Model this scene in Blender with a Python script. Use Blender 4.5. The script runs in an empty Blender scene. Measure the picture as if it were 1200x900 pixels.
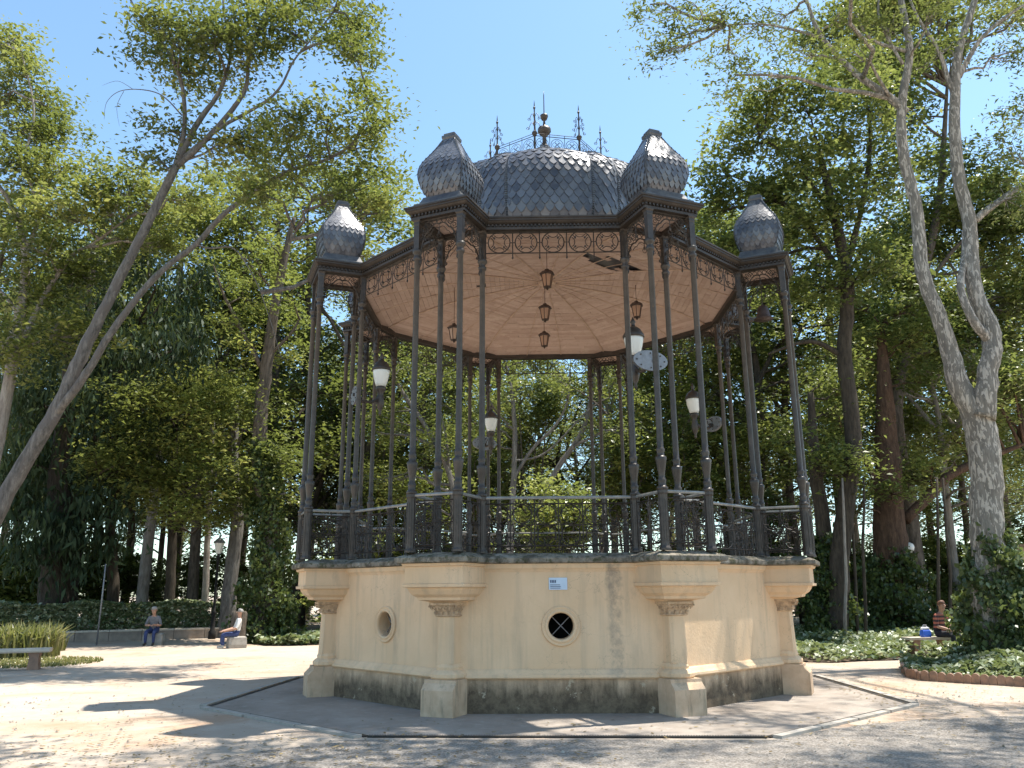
import bpy, math, random
import numpy as np
from mathutils import Matrix, Vector
rad = math.radians
scene = bpy.context.scene
COL = scene.collection

# ------------------------------------------------------------------ camera
F_PX, PITCH, ROLL, CAM, YAW = 954.7, rad(14.328), rad(-0.364), np.array([-0.451, -15.454, 1.6]), rad(-1.002)
_fw = np.array([math.sin(YAW) * math.cos(PITCH), math.cos(YAW) * math.cos(PITCH), math.sin(PITCH)])
_rt = np.array([math.cos(YAW), -math.sin(YAW), 0.0])
_up = np.cross(_rt, _fw)
RT = _rt * math.cos(ROLL) + _up * math.sin(ROLL)
UP = -_rt * math.sin(ROLL) + _up * math.cos(ROLL)
cam_data = bpy.data.cameras.new('camera')
cam = bpy.data.objects.new('camera', cam_data)
COL.objects.link(cam)
cam.matrix_world = Matrix(((RT[0], UP[0], -_fw[0], CAM[0]), (RT[1], UP[1], -_fw[1], CAM[1]),
                           (RT[2], UP[2], -_fw[2], CAM[2]), (0, 0, 0, 1)))
cam_data.sensor_fit = 'HORIZONTAL'
cam_data.sensor_width = 36
cam_data.lens = F_PX / 1200 * 36
cam_data.clip_end = 2000
scene.camera = cam

def W(u, v, depth):
    """photo pixel (1200x900) + distance in front of the camera (metres along world Y) -> world point"""
    q = _fw * F_PX + RT * (u - 600) - UP * (v - 450)
    return CAM + q * (depth / q[1])

def G(u, v, z=0.0):
    """photo pixel -> point where its ray meets the level z"""
    q = _fw * F_PX + RT * (u - 600) - UP * (v - 450)
    return CAM + q * ((z - CAM[2]) / q[2])

# ------------------------------------------------------------------ light
SUN_DIR = Vector((2.95, 1.22, 8.6)).normalized()
world = bpy.data.worlds.new('World')
scene.world = world
world.use_nodes = True
nt = world.node_tree
sky = nt.nodes.new('ShaderNodeTexSky')
sky.sky_type = 'NISHITA'
sky.sun_disc = False
sky.sun_elevation = math.asin(SUN_DIR.z)
sky.sun_rotation = math.atan2(SUN_DIR.x, SUN_DIR.y)
sky.air_density = 1.0
sky.dust_density = 0.6
sky.ozone_density = 1.0
bg = nt.nodes['Background']
bg.inputs['Strength'].default_value = 0.15
tint = nt.nodes.new('ShaderNodeMix'); tint.data_type = 'RGBA'; tint.blend_type = 'MULTIPLY'
tint.inputs['Factor'].default_value = 1.0; tint.inputs['B'].default_value = (.90, 1.03, 1.0, 1)
nt.links.new(sky.outputs[0], tint.inputs['A']); nt.links.new(tint.outputs['Result'], bg.inputs['Color'])
sun_data = bpy.data.lights.new('sun', 'SUN')
sun_data.energy = 5.0
sun_data.angle = rad(0.53)
sun_data.color = (1.0, 0.95, 0.86)
sun = bpy.data.objects.new('sun', sun_data)
sun.rotation_euler = SUN_DIR.to_track_quat('Z', 'Y').to_euler()
sun.location = (20, 10, 40)
COL.objects.link(sun)
scene.view_settings.view_transform = 'Standard'
scene.view_settings.look = 'None'
scene.view_settings.gamma = 1
scene.view_settings.use_curve_mapping = False
scene.view_settings.exposure = 0.95

# ------------------------------------------------------------------ mesh helpers
class MB:
    def __init__(s):
        s.v = []; s.f = []
    def add(s, verts, faces):
        n = len(s.v)
        s.v.extend([tuple(map(float, p)) for p in verts])
        s.f.extend([tuple(i + n for i in f) for f in faces])
        return s
    def box(s, x0, x1, y0, y1, z0, z1):
        return s.add([(x0,y0,z0),(x1,y0,z0),(x1,y1,z0),(x0,y1,z0),(x0,y0,z1),(x1,y0,z1),(x1,y1,z1),(x0,y1,z1)],
                     [(3,2,1,0),(4,5,6,7),(0,1,5,4),(1,2,6,5),(2,3,7,6),(3,0,4,7)])
    def rings(s, rings, cap=True, close=True):
        n = len(rings[0]); vs = [p for r in rings for p in r]; fs = []
        for i in range(len(rings) - 1):
            for j in range(n if close else n - 1):
                k = (j + 1) % n
                fs.append((i*n+j, i*n+k, (i+1)*n+k, (i+1)*n+j))
        if cap:
            fs.append(tuple(range(n))[::-1]); fs.append(tuple((len(rings)-1)*n + j for j in range(n)))
        return s.add(vs, fs)
    def lathe(s, prof, seg=10, c=(0, 0), phase=0.0, cap=True, k=None):
        k = 1.0 if k is None else k
        return s.rings([[(c[0] + k*r*math.cos(phase + 2*math.pi*j/seg), c[1] + k*r*math.sin(phase + 2*math.pi*j/seg), z)
                         for j in range(seg)] for r, z in prof], cap)
    def square(s, prof, c=(0, 0)):
        return s.lathe([(r * math.sqrt(2), z) for r, z in prof], 4, c, math.pi/4)
    def prism(s, poly, z0, z1):
        return s.rings([[(x, y, z0) for x, y in poly], [(x, y, z1) for x, y in poly]])
    def tube(s, pts, r, sides=6, cap=True, closed=False, wob=0.0, rng=None):
        P = [np.array(p, float) for p in pts]; n = len(P)
        R = [r] * n if np.isscalar(r) else list(r)
        ref = np.array([0.0, 0, 1]); rings = []; prev = None
        for i in range(n):
            if closed: t = P[(i+1) % n] - P[i-1]
            else: t = P[min(i+1, n-1)] - P[max(i-1, 0)]
            t = t / (np.linalg.norm(t) + 1e-9)
            if prev is None:
                a = np.cross(t, ref if abs(t[2]) < .95 else np.array([1.0, 0, 0]))
            else:
                a = prev - t * np.dot(prev, t)
            a = a / (np.linalg.norm(a) + 1e-9); b = np.cross(t, a); prev = a
            ring = []
            for j in range(sides):
                an = 2*math.pi*j/sides
                k = R[i] * (1 + (wob * (rng.random() - .5) if wob else 0))
                ring.append(P[i] + a * k * math.cos(an) + b * k * math.sin(an))
            rings.append(ring)
        if closed: rings.append(rings[0]); cap = False
        return s.rings(rings, cap)
    def ringwire(s, c, R, r, ax='yz', seg=14, sides=4, a0=0.0, a1=2*math.pi):
        pts = []
        full = abs(a1 - a0) > 6.28
        m = seg if full else seg + 1
        for j in range(m):
            t = a0 + (a1 - a0) * j / seg
            p, q = R * math.cos(t), R * math.sin(t)
            pts.append((c[0], c[1] + p, c[2] + q))
        return s.tube(pts, r, sides, closed=full, cap=not full)
    def xform(s, M4):
        s.v = [tuple(M4 @ Vector(p)) for p in s.v]; return s
    def mesh(s, name, mat, smooth=False):
        me = bpy.data.meshes.new(name)
        me.from_pydata(s.v, [], s.f)
        for m in (mat if isinstance(mat, (list, tuple)) else [mat]): me.materials.append(m)
        if smooth: me.shade_smooth()
        me.update()
        return me
    def build(s, name, mat, parent=None, smooth=False, **k):
        return link(name, s.mesh(name, mat, smooth), parent, **k)

def link(name, data, parent=None, loc=None, rz=0.0, kind=None, label=None):
    o = bpy.data.objects.new(name, data); COL.objects.link(o)
    if parent is not None: o.parent = parent
    if loc is not None: o.location = loc
    if rz: o.rotation_euler = (0, 0, rz)
    if kind: o['kind'] = kind
    if label: o['label'] = label
    return o

def tag(o, label, cat, group=None):
    o['label'] = label; o['category'] = cat
    if group: o['group'] = group
    return o

def thing(name, label, cat, loc=(0, 0, 0), rz=0.0, group=None):
    o = link(name, None, None, loc, rz); o.empty_display_size = .3
    return tag(o, label, cat, group)

def copy_tree(o, parent=None):
    c = o.copy(); COL.objects.link(c); c.parent = parent
    for ch in list(o.children): copy_tree(ch, c)
    return c

# ------------------------------------------------------------------ materials
class NT:
    """small node-graph helper"""
    def __init__(s, name):
        s.m = bpy.data.materials.new(name); s.m.use_nodes = True
        s.t = s.m.node_tree; s.b = s.t.nodes['Principled BSDF']; s.out = s.t.nodes['Material Output']
        g = s.t.nodes.new('ShaderNodeNewGeometry'); s.pos = g.outputs['Position']; s.geo = g
    def n(s, typ, **kw):
        nd = s.t.nodes.new(typ)
        for k, v in kw.items(): setattr(nd, k, v)
        return nd
    def l(s, a, b): s.t.links.new(a, b)
    def scalev(s, sc):
        mp = s.n('ShaderNodeMapping'); s.l(s.pos, mp.inputs['Vector'])
        mp.inputs['Scale'].default_value = sc; return mp.outputs[0]
    def noise(s, scale=5, detail=6, rough=.6, vec=None, dist=0.0):
        nd = s.n('ShaderNodeTexNoise'); nd.inputs['Scale'].default_value = scale
        nd.inputs['Detail'].default_value = detail; nd.inputs['Roughness'].default_value = rough
        nd.inputs['Distortion'].default_value = dist
        s.l(vec if vec is not None else s.pos, nd.inputs['Vector']); return nd.outputs['Fac']
    def ramp(s, fac, a, b, ca=0.0, cb=1.0):
        mr = s.n('ShaderNodeMapRange'); mr.inputs['From Min'].default_value = a; mr.inputs['From Max'].default_value = b
        mr.inputs['To Min'].default_value = ca; mr.inputs['To Max'].default_value = cb
        mr.clamp = True; s.l(fac, mr.inputs['Value']); return mr.outputs[0]
    def mix(s, fac, a, b, mode='MIX'):
        mx = s.n('ShaderNodeMix', data_type='RGBA', blend_type=mode)
        for sock, val in ((mx.inputs['Factor'], fac), (mx.inputs['A'], a), (mx.inputs['B'], b)):
            if isinstance(val, (tuple, list)): sock.default_value = tuple(val) + (1,) if len(val) == 3 else val
            elif isinstance(val, (int, float)): sock.default_value = val
            else: s.l(val, sock)
        return mx.outputs['Result']
    def math(s, op, a, b=None):
        nd = s.n('ShaderNodeMath', operation=op)
        for sock, val in zip(nd.inputs, (a, b)):
            if val is None: continue
            if isinstance(val, (int, float)): sock.default_value = val
            else: s.l(val, sock)
        return nd.outputs[0]
    def xyz(s, vec=None):
        nd = s.n('ShaderNodeSeparateXYZ'); s.l(vec if vec is not None else s.pos, nd.inputs[0]); return nd.outputs
    def bump(s, h, strength=.3, dist=.02):
        nd = s.n('ShaderNodeBump'); nd.inputs['Strength'].default_value = strength; nd.inputs['Distance'].default_value = dist
        s.l(h, nd.inputs['Height']); s.l(nd.outputs[0], s.b.inputs['Normal'])
    def col(s, c):
        if isinstance(c, (tuple, list)): s.b.inputs['Base Color'].default_value = tuple(c) + (1,)
        else: s.l(c, s.b.inputs['Base Color'])
    def set(s, rough=.7, metal=0.0, spec=.4):
        s.b.inputs['Roughness'].default_value = rough; s.b.inputs['Metallic'].default_value = metal
        s.b.inputs['Specular IOR Level'].default_value = spec
        return s.m

def simple(name, c1, c2=None, scale=6, rough=.7, metal=0.0, spec=.4, bump=0.0, bscale=60, lo=.35, hi=.65, bdist=.01):
    k = NT(name)
    if c2 is None: k.col(c1)
    else: k.col(k.mix(k.ramp(k.noise(scale), lo, hi), c1, c2))
    if bump: k.bump(k.noise(bscale, 4), bump, bdist)
    return k.set(rough, metal, spec)

def rnd_obj(k):
    nd = k.n('ShaderNodeObjectInfo'); return nd.outputs['Random']

# painted cream plaster with rain streaks, patches and one drip band on the front face
k = NT('cream_plaster')
base = k.mix(k.ramp(k.noise(1.3, 5), .35, .7), (.77, .545, .345), (.68, .47, .285))
streak = k.ramp(k.noise(1.0, 7, .65, k.scalev((6.0, 6.0, .40))), .50, .74)
base = k.mix(k.math('MULTIPLY', streak, .6), base, (.46, .35, .24))
X, Y, Z = k.xyz()
edge = k.math('ADD', X, k.math('MULTIPLY', k.math('SUBTRACT', k.noise(7, 4), .5), .16))
band = k.math('MULTIPLY', k.ramp(edge, .63, .69), k.ramp(edge, .88, .82))
band = k.math('MULTIPLY', band, k.ramp(Y, -3.55, -3.6))
band = k.math('MULTIPLY', band, k.ramp(k.noise(9, 6, .7), .34, .62))
base = k.mix(k.math('MULTIPLY', band, .6), base, (.20, .17, .14))
fl = k.ramp(k.noise(16, 6, .7), .69, .73)
base = k.mix(k.math('MULTIPLY', fl, .55), base, (.33, .27, .21))
crack = k.n('ShaderNodeTexVoronoi', feature='DISTANCE_TO_EDGE'); crack.inputs['Scale'].default_value = 1.7
wv = k.n('ShaderNodeVectorMath', operation='ADD'); k.l(k.pos, wv.inputs[0])
nz = k.n('ShaderNodeTexNoise'); nz.inputs['Scale'].default_value = 3; nz.inputs['Detail'].default_value = 6; k.l(k.pos, nz.inputs['Vector'])
k.l(nz.outputs['Color'], wv.inputs[1]); k.l(wv.outputs[0], crack.inputs['Vector'])
cm = k.math('MULTIPLY', k.ramp(crack.outputs['Distance'], .006, .0), k.ramp(k.noise(.9, 2), .44, .54))
base = k.mix(k.math('MULTIPLY', cm, .6), base, (.25, .19, .14))
rep = k.ramp(k.noise(.75, 3, .5, dist=.3), .56, .72)
base = k.mix(k.math('MULTIPLY', rep, .22), base, (.80, .62, .44))
grime = k.math('MULTIPLY', k.ramp(k.noise(1.0, 7, .7, k.scalev((3.5, 3.5, 1.1))), .55, .72), k.ramp(k.noise(.6, 2), .45, .6))
base = k.mix(k.math('MULTIPLY', grime, .45), base, (.33, .26, .19))
k.col(base); k.bump(k.math('ADD', k.noise(25, 6), k.math('MULTIPLY', k.noise(4, 4), 1.5)), .3, .014)
M_CREAM = k.set(.85, 0, .25)

# plinth: pale plaster overgrown by black-green algae and lichen
k = NT('stained_plinth')
base = k.mix(k.ramp(k.noise(3, 5), .35, .65), (.62, .45, .30), (.46, .325, .21))
X, Y, Z = k.xyz()
drip = k.math('ADD', k.math('MULTIPLY', k.noise(1.0, 8, .7, k.scalev((6, 6, 1.3))), .7), k.math('MULTIPLY', k.noise(.9, 4), .35))
lev = k.math('ADD', k.math('MULTIPLY', Z, 1.08), k.math('MULTIPLY', k.noise(2.0, 4), .3))
fac = k.ramp(k.math('SUBTRACT', k.math('ADD', drip, .04), lev), -.09, .20)
moss = k.mix(k.ramp(k.noise(9, 9, .8), .40, .64), (.045, .034, .025), (.17, .128, .082))
base = k.mix(k.math('MULTIPLY', fac, .88), base, moss)
lich = k.ramp(k.noise(3.2, 9, .72), .60, .625)
base = k.mix(k.math('MULTIPLY', lich, .75), base, (.52, .43, .31))
k.col(base); k.bump(k.noise(40, 6), .5, .015)
M_PLINTH = k.set(.9, 0, .2)

k = NT('pier_plinth_stone')
base = k.mix(k.ramp(k.noise(4, 5), .35, .65), (.64, .465, .315), (.50, .345, .225))
drip = k.ramp(k.noise(1.0, 8, .7, k.scalev((9, 9, 1.5))), .52, .68)
base = k.mix(k.math('MULTIPLY', drip, .6), base, (.17, .155, .11))
k.col(base); k.bump(k.noise(40, 6), .4, .012)
M_PIERPL = k.set(.9, 0, .2)

# weathered stone ledge with lichen
k = NT('ledge_stone')
base = k.mix(k.ramp(k.noise(5, 7, .7), .38, .62), (.10, .085, .065), (.30, .26, .205))
base = k.mix(k.ramp(k.noise(2.6, 6, .75), .56, .66), base, (.36, .33, .28))
base = k.mix(k.math('MULTIPLY', k.ramp(k.noise(11, 5), .52, .62), .75), base, (.055, .06, .025))
k.col(base); k.bump(k.noise(30, 7, .7), .8, .025)
M_LEDGE = k.set(.92, 0, .2)

k = NT('painted_iron')
base = k.mix(k.ramp(k.noise(7, 6, .7), .42, .68), (.044, .034, .027), (.075, .058, .046))
base = k.mix(k.math('MULTIPLY', k.ramp(k.noise(22, 6, .7), .60, .70), .6), base, (.16, .10, .06))
k.col(base); k.bump(k.noise(90, 4), .15, .004)
M_IRON = k.set(.42, .15, .5)
k = NT('painted_filigree')
k.col(k.mix(k.ramp(k.noise(14, 5), .42, .62), (.03, .024, .02), (.065, .048, .037)))
M_FILI = k.set(.5, .1, .45)
M_RAIL = simple('worn_handrail', (.34, .33, .30), (.22, .21, .19), 9, .38, .35, .5)

# zinc scales
k = NT('zinc_scale')
r = k.math('FRACT', k.math('ADD', rnd_obj(k), k.n('ShaderNodeAttribute', attribute_name='tint').outputs['Fac']))
base = k.mix(r, (.07, .072, .088), (.17, .17, .185))
base = k.mix(k.math('MULTIPLY', k.ramp(k.noise(8, 6, .7), .45, .7), .55), base, (.20, .19, .18))
base = k.mix(k.math('MULTIPLY', k.ramp(k.noise(3, 5), .55, .75), .5), base, (.04, .04, .045))
k.col(base); k.bump(k.noise(35, 4), .25, .006)
M_ZINC = k.set(.38, .5, .5)
k = NT('zinc_sheet')
base = k.mix(k.ramp(k.noise(5, 6, .7), .38, .66), (.075, .075, .085), (.15, .145, .14))
k.col(base); k.bump(k.noise(18, 5), .2, .01)
M_ZSHEET = k.set(.45, .5, .5)
M_ZDARK = simple('zinc_underlay', (.02, .02, .022), (.03, .03, .034), 7, .6, .3)
k = NT('cornice_paint')
base = k.mix(k.ramp(k.noise(4, 6, .7), .4, .66), (.038, .029, .023), (.066, .051, .040))
k.col(base); k.bump(k.noise(30, 5), .2, .008)
M_CORN = k.set(.5, .1, .45)

# ceiling boards
k = NT('ceiling_board')
at = k.n('ShaderNodeAttribute', attribute_name='tint')
base = k.mix(at.outputs['Fac'], (.46, .325, .26), (.57, .42, .35))
base = k.mix(k.math('MULTIPLY', k.ramp(k.noise(6, 6, .7), .5, .72), .5), base, (.33, .205, .15))
base = k.mix(k.math('MULTIPLY', k.ramp(k.noise(2.2, 7, .75), .55, .7), .5), base, (.72, .58, .48))
k.col(base); k.bump(k.noise(50, 4), .15, .005)
M_BOARD = k.set(.7, 0, .3)
M_CRIB = simple('ceiling_batten', (.60, .44, .33), (.45, .31, .22), 8, .6)
M_DARK = simple('dark_void', (.012, .011, .010), rough=.9)
M_GLASSW = NT('opal_glass')
M_GLASSW.col((.80, .78, .72)); M_GLASSW.b.inputs['Transmission Weight'].default_value = 0.0
M_GLASSW.b.inputs['Subsurface Weight'].default_value = 0.0
M_OPAL = M_GLASSW.set(.25, 0, .5)
k = NT('amber_glass'); k.col((.62, .40, .28)); k.b.inputs['Transmission Weight'].default_value = .35
M_AMBER = k.set(.25, 0, .5)
M_LANT = simple('lantern_iron', (.05, .032, .026), (.085, .055, .045), 15, .5, .2)
M_GREYM = simple('grey_cast_metal', (.27, .27, .28), (.20, .20, .21), 12, .45, .4)

# ground
k = NT('sandy_ground')
big = k.noise(.16, 5, .55)
base = k.mix(k.ramp(big, .35, .65), (.46, .39, .315), (.39, .315, .25))
base = k.mix(k.math('MULTIPLY', k.ramp(k.noise(.55, 6, .65, dist=.6), .50, .70), .65), base, (.38, .215, .115))
base = k.mix(k.math('MULTIPLY', k.ramp(k.noise(1.4, 7, .7), .50, .72), .5), base, (.56, .48, .395))
peb = k.n('ShaderNodeTexVoronoi'); peb.inputs['Scale'].default_value = 38; k.l(k.pos, peb.inputs['Vector'])
base = k.mix(k.math('MULTIPLY', k.ramp(peb.outputs['Distance'], .30, .10), .35), base, (.40, .33, .27))
base = k.mix(k.math('MULTIPLY', k.ramp(k.noise(60, 3), .60, .70), .5), base, (.25, .19, .14))
k.col(base)
h = k.math('ADD', k.math('MULTIPLY', k.noise(55, 5, .7), .5), k.math('MULTIPLY', k.noise(4, 5), 1.2))
k.bump(h, .7, .03)
M_SAND = k.set(.95, 0, .15)

k = NT('worn_asphalt_gravel')
base = k.mix(k.ramp(k.noise(.7, 6, .65), .38, .64), (.33, .285, .24), (.235, .20, .165))
base = k.mix(k.math('MULTIPLY', k.ramp(k.noise(2.2, 7, .75), .54, .7), .6), base, (.42, .37, .32))
sp = k.n('ShaderNodeTexVoronoi'); sp.inputs['Scale'].default_value = 55; k.l(k.pos, sp.inputs['Vector'])
base = k.mix(.45, base, k.mix(k.ramp(sp.outputs['Color'], .2, .8), (.10, .09, .08), (.55, .50, .45)))
k.col(base); k.bump(k.math('ADD', k.noise(45, 6, .75), k.math('MULTIPLY', k.noise(5, 4), .8)), .9, .03)
M_ASPH = k.set(.92, 0, .2)

k = NT('apron_paving')
base = k.mix(k.ramp(k.noise(1.1, 6, .65), .36, .66), (.34, .29, .245), (.24, .20, .165))
base = k.mix(k.math('MULTIPLY', k.ramp(k.noise(6, 7, .7), .54, .68), .5), base, (.42, .39, .34))
k.col(base); k.bump(k.noise(40, 6, .7), .4, .012)
M_APRON = k.set(.85, 0, .3)
M_DRAIN = simple('drain_iron', (.025, .024, .022), (.05, .045, .04), 20, .7, .3)
M_KERB = simple('kerb_stone', (.42, .38, .33), (.30, .27, .23), 6, .9, bump=.5, bscale=30)
M_TERRA = simple('terracotta_edging', (.36, .22, .15), (.22, .15, .11), 7, .9, bump=.4, bscale=40)
M_CONC = simple('bench_concrete', (.60, .52, .42), (.44, .38, .31), 6, .9, bump=.4, bscale=40)
M_BRICKW = simple('low_wall_render', (.36, .29, .23), (.22, .18, .145), 3, .9, bump=.4, bscale=30)
M_SOIL = simple('bed_soil', (.09, .065, .045), (.14, .10, .07), 5, .95, bump=.8, bscale=25)

def leafmat(name, dark, light, warm, trans=.40, rough=.36, spec=.5):
    k = NT(name)
    at = k.n('ShaderNodeAttribute', attribute_name='tint')
    base = k.mix(k.ramp(at.outputs['Fac'], 0, .75), dark, light)
    base = k.mix(k.ramp(at.outputs['Fac'], .62, 1.0), base, warm)
    base = k.mix(k.math('MULTIPLY', k.ramp(k.noise(.35, 3), .4, .65), .45), base, k.mix(.5, base, warm))
    k.col(base); k.set(rough, 0, spec)
    tr = k.n('ShaderNodeBsdfTranslucent')
    tc = k.mix(.5, base, (.28, .33, .065)); k.l(tc, tr.inputs['Color'])
    ms = k.n('ShaderNodeMixShader'); ms.inputs[0].default_value = trans
    k.l(k.b.outputs[0], ms.inputs[1]); k.l(tr.outputs[0], ms.inputs[2]); k.l(ms.outputs[0], k.out.inputs['Surface'])
    return k.m
L_OLIVE = leafmat('leaf_olive', (.034, .052, .014), (.15, .18, .045), (.38, .38, .11))
L_GREEN = leafmat('leaf_green', (.026, .044, .012), (.12, .155, .04), (.34, .36, .11))
L_DEEP = leafmat('leaf_deep', (.02, .036, .013), (.065, .10, .03), (.15, .19, .06), .3)
L_LIME = leafmat('leaf_lime', (.09, .12, .025), (.22, .26, .06), (.42, .42, .13))
L_CONIF = leafmat('leaf_conifer', (.010, .024, .014), (.032, .058, .028), (.07, .10, .045), .15, .6, .2)
L_IVY = leafmat('leaf_ivy', (.02, .042, .012), (.06, .10, .028), (.22, .26, .13), .3, .35, .5)
L_VAR = leafmat('leaf_variegated', (.05, .09, .03), (.19, .24, .11), (.52, .54, .38), .3, .4, .5)
L_DRY = leafmat('leaf_dry', (.12, .08, .04), (.24, .17, .08), (.35, .27, .14), .2, .8, .2)
L_GRASS = leafmat('grass_blade', (.09, .10, .03), (.20, .20, .07), (.36, .32, .15), .35)

def bark(name, a, b, c=None, sc=(10, 10, 2.4), patch=None):
    k = NT(name)
    base = k.mix(k.ramp(k.noise(1.0, 7, .7, k.scalev(sc)), .38, .64), a, b)
    if c is not None:
        base = k.mix(k.ramp(k.noise(1.0, 5, .6, k.scalev(patch or (4, 4, 1.6)), .8), .52, .56), base, c)
    k.col(base); k.bump(k.noise(1.0, 8, .7, k.scalev((sc[0]*2.5, sc[1]*2.5, sc[2]*1.2))), 1.0, .08)
    return k.set(.9, 0, .2)
B_BROWN = bark('bark_brown', (.075, .06, .046), (.18, .145, .115))
B_DARK = bark('bark_dark', (.045, .036, .028), (.10, .08, .06))
B_PALE = bark('bark_pale', (.24, .20, .17), (.42, .37, .32))
B_LEAN = bark('bark_greybrown', (.11, .10, .09), (.27, .245, .22), (.17, .15, .135))
B_MOTT = bark('bark_mottled', (.20, .18, .155), (.32, .29, .25), (.57, .51, .44), (9, 9, 2.2), (15, 15, 4.0))
B_RED = bark('bark_reddish', (.07, .042, .03), (.15, .092, .062))

# ------------------------------------------------------------------ ground
def struct(o): o['kind'] = 'structure'; return o
def sheet(name, poly, z, mat):
    m = MB(); m.add([(p[0], p[1], z) for p in poly], [tuple(range(len(poly)))])
    return struct(m.build(name, mat))
m = MB()
gr = [(-2.0 + 0.0, 0)]
NR, NS = 26, 48
verts = [(0, 0, 0)]; faces = []
for i in range(NR):
    R_ = 4 * (1.22 ** i)
    for j in range(NS): verts.append((R_ * math.cos(2*math.pi*j/NS), R_ * math.sin(2*math.pi*j/NS), 0))
for j in range(NS): faces.append((0, 1 + j, 1 + (j+1) % NS))
for i in range(NR - 1):
    for j in range(NS):
        a = 1 + i*NS + j; b = 1 + i*NS + (j+1) % NS
        faces.append((a, a + NS, b + NS, b))
m.add(verts, faces)
struct(m.build('ground', M_SAND))
AP = [(-2.3, -5.42), (2.2, -5.55), (4.95, -2.9), (4.93, 1.2), (4.9, 2.9), (2.2, 5.5), (-2.3, 5.5), (-5.0, 2.9), (-4.85, 1.3), (-5.08, -2.88)]
# worn grey carriage path in front, its edge wandering
rng = random.Random(4)
edge = [(-4.6, -9.5), (-4.1, -7.6), (-3.75, -6.95), (-3.3, -6.3), (-2.8, -5.95), (-2.38, -5.62), (0, -5.66), (2.2, -5.74), (3.1, -5.05), (4.2, -4.4), (6.0, -3.95), (9, -3.7), (14, -4.2), (20, -6)]
fine = []
for a, b in zip(edge[:-1], edge[1:]):
    for t in (0, .2, .4, .6, .8):
        j = .0 if (-2.5 < a[0] < 2.3) else .06
        fine.append((a[0] + (b[0]-a[0])*t + rng.uniform(-j, j), a[1] + (b[1]-a[1])*t + rng.uniform(-j, j)))
sheet('path', fine + [(20, -6), (20, -24), (-12, -24), (-6.5, -14)], .004, M_ASPH)
sheet('pavement', AP, .012, M_APRON)
# drain slot and kerb following the front of the apron
def strip(m, a, b, off0, off1, z0, z1):
    d = np.array(b) - np.array(a); d = d / np.linalg.norm(d); n = np.array([d[1], -d[0]])
    q = [np.array(a) + n*off0, np.array(b) + n*off0, np.array(b) + n*off1, np.array(a) + n*off1]
    m.prism([tuple(p) for p in q], z0, z1)
m = MB(); ring = [AP[8], AP[9], AP[0], AP[1], AP[2], AP[3]]
for a, b in zip(ring[:-1], ring[1:]): strip(m, a, b, .0, .07, .002, .016)
drain = struct(m.build('drain_channel', M_DRAIN))
m = MB()
a, b = np.array(AP[0]), np.array(AP[1]); n = 150
for i in range(n):
    p = a + (b - a) * (i + .5) / n
    m.box(p[0] - .008, p[0] + .008, p[1] - .075, p[1] - .0, .017, .024)
m.build('drain_grate_bars', simple('grate_bar', (.10, .095, .09), rough=.6, metal=.4), drain, kind='stuff')
kb = MB()
for a, b in ((AP[9], AP[0]), (AP[1], AP[2]), (AP[8], AP[9]), (AP[2], AP[3])):
    a, b = np.array(a), np.array(b); L = np.linalg.norm(b - a); n = max(1, int(L / .95))
    for i in range(n):
        q = MB(); s0 = a + (b - a) * (i / n + .006); s1 = a + (b - a) * ((i + 1) / n - .006)
        strip(q, s0, s1, .078, .19, .001, .030 + .006 * rng.random())
        struct(q.build('kerb', M_KERB))
# paving joints: slabs on the apron as shallow separate slabs in front of the walls
def slab_poly(x0, x1, y0, y1): return [(x0, y0), (x1, y0), (x1, y1), (x0, y1)]

# ------------------------------------------------------------------ bandstand
T8 = math.tan(rad(22.5)); C8 = math.cos(rad(22.5)); S8 = math.sin(rad(22.5))
RC, RI, TC = 4.521, 3.774, .365
ZF = 2.134
BS = thing('bandstand', 'octagonal cast iron bandstand on a cream plaster base with scaled domes', 'bandstand')
VERT = [22.5 + 45*i for i in range(8)]      # pavilion directions, degrees from the front, towards the right
BAY = [45*i for i in range(8)]
rzof = lambda a: rad(a - 90)
def pdir(a): return np.array([math.sin(rad(a)), -math.cos(rad(a))]), np.array([math.cos(rad(a)), math.sin(rad(a))])
def meet(A, t): return (A - t*S8) / C8
def outline(A, ro, t):
    out = []
    for a in VERT:
        R_, T_ = pdir(a); r0 = meet(A, t)
        for r_, s_ in ((r0, -t), (ro, -t), (ro, t), (r0, t)):
            p = R_*r_ + T_*s_; out.append((p[0], p[1]))
    return out
def sweep(m, A, ro, t, prof, cap=False):
    """prof: list of (outward offset, z)"""
    return m.rings([[(x, y, z) for x, y in outline(A + o, ro + o, t + o)] for o, z in prof], cap)

AW, AP_ = 3.70, 3.74
# --- walls with round openings, one per face (local x = outward normal, y = tangent)
def wall_mesh():
    m = MB(); w = AW*T8 + .02; z0, z1, cz, r = .54, 1.985, 1.14, .176
    angs = sorted(set([2*math.pi*i/32 for i in range(32)] + [math.atan2(z - cz, y) % (2*math.pi) for y in (-w, w) for z in (z0, z1)]))
    inn, outr = [], []
    for a in angs:
        c, s = math.cos(a), math.sin(a)
        k = min((w/abs(c)) if abs(c) > 1e-6 else 9, ((z1 - cz)/s) if s > 1e-6 else 9, ((z0 - cz)/s) if s < -1e-6 else 9)
        inn.append((r*c, cz + r*s)); outr.append((k*c, cz + k*s))
    n = len(angs)
    for x in (AW, AW - .22):
        vs = [(x, y, z) for y, z in inn] + [(x, y, z) for y, z in outr]
        m.add(vs, [(j, n + j, n + (j+1) % n, (j+1) % n) for j in range(n)])
    m.rings([[(AW, y, z) for y, z in inn], [(AW - .22, y, z) for y, z in inn]], cap=False)
    return m.mesh('base_wall', M_CREAM)
wm = wall_mesh()
m = MB(); w_ = AW*T8 + .02; m.box(AW - .22, AW, -w_, w_, .54, 1.985); wm_plain = m.mesh('base_wall', M_CREAM)
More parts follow.
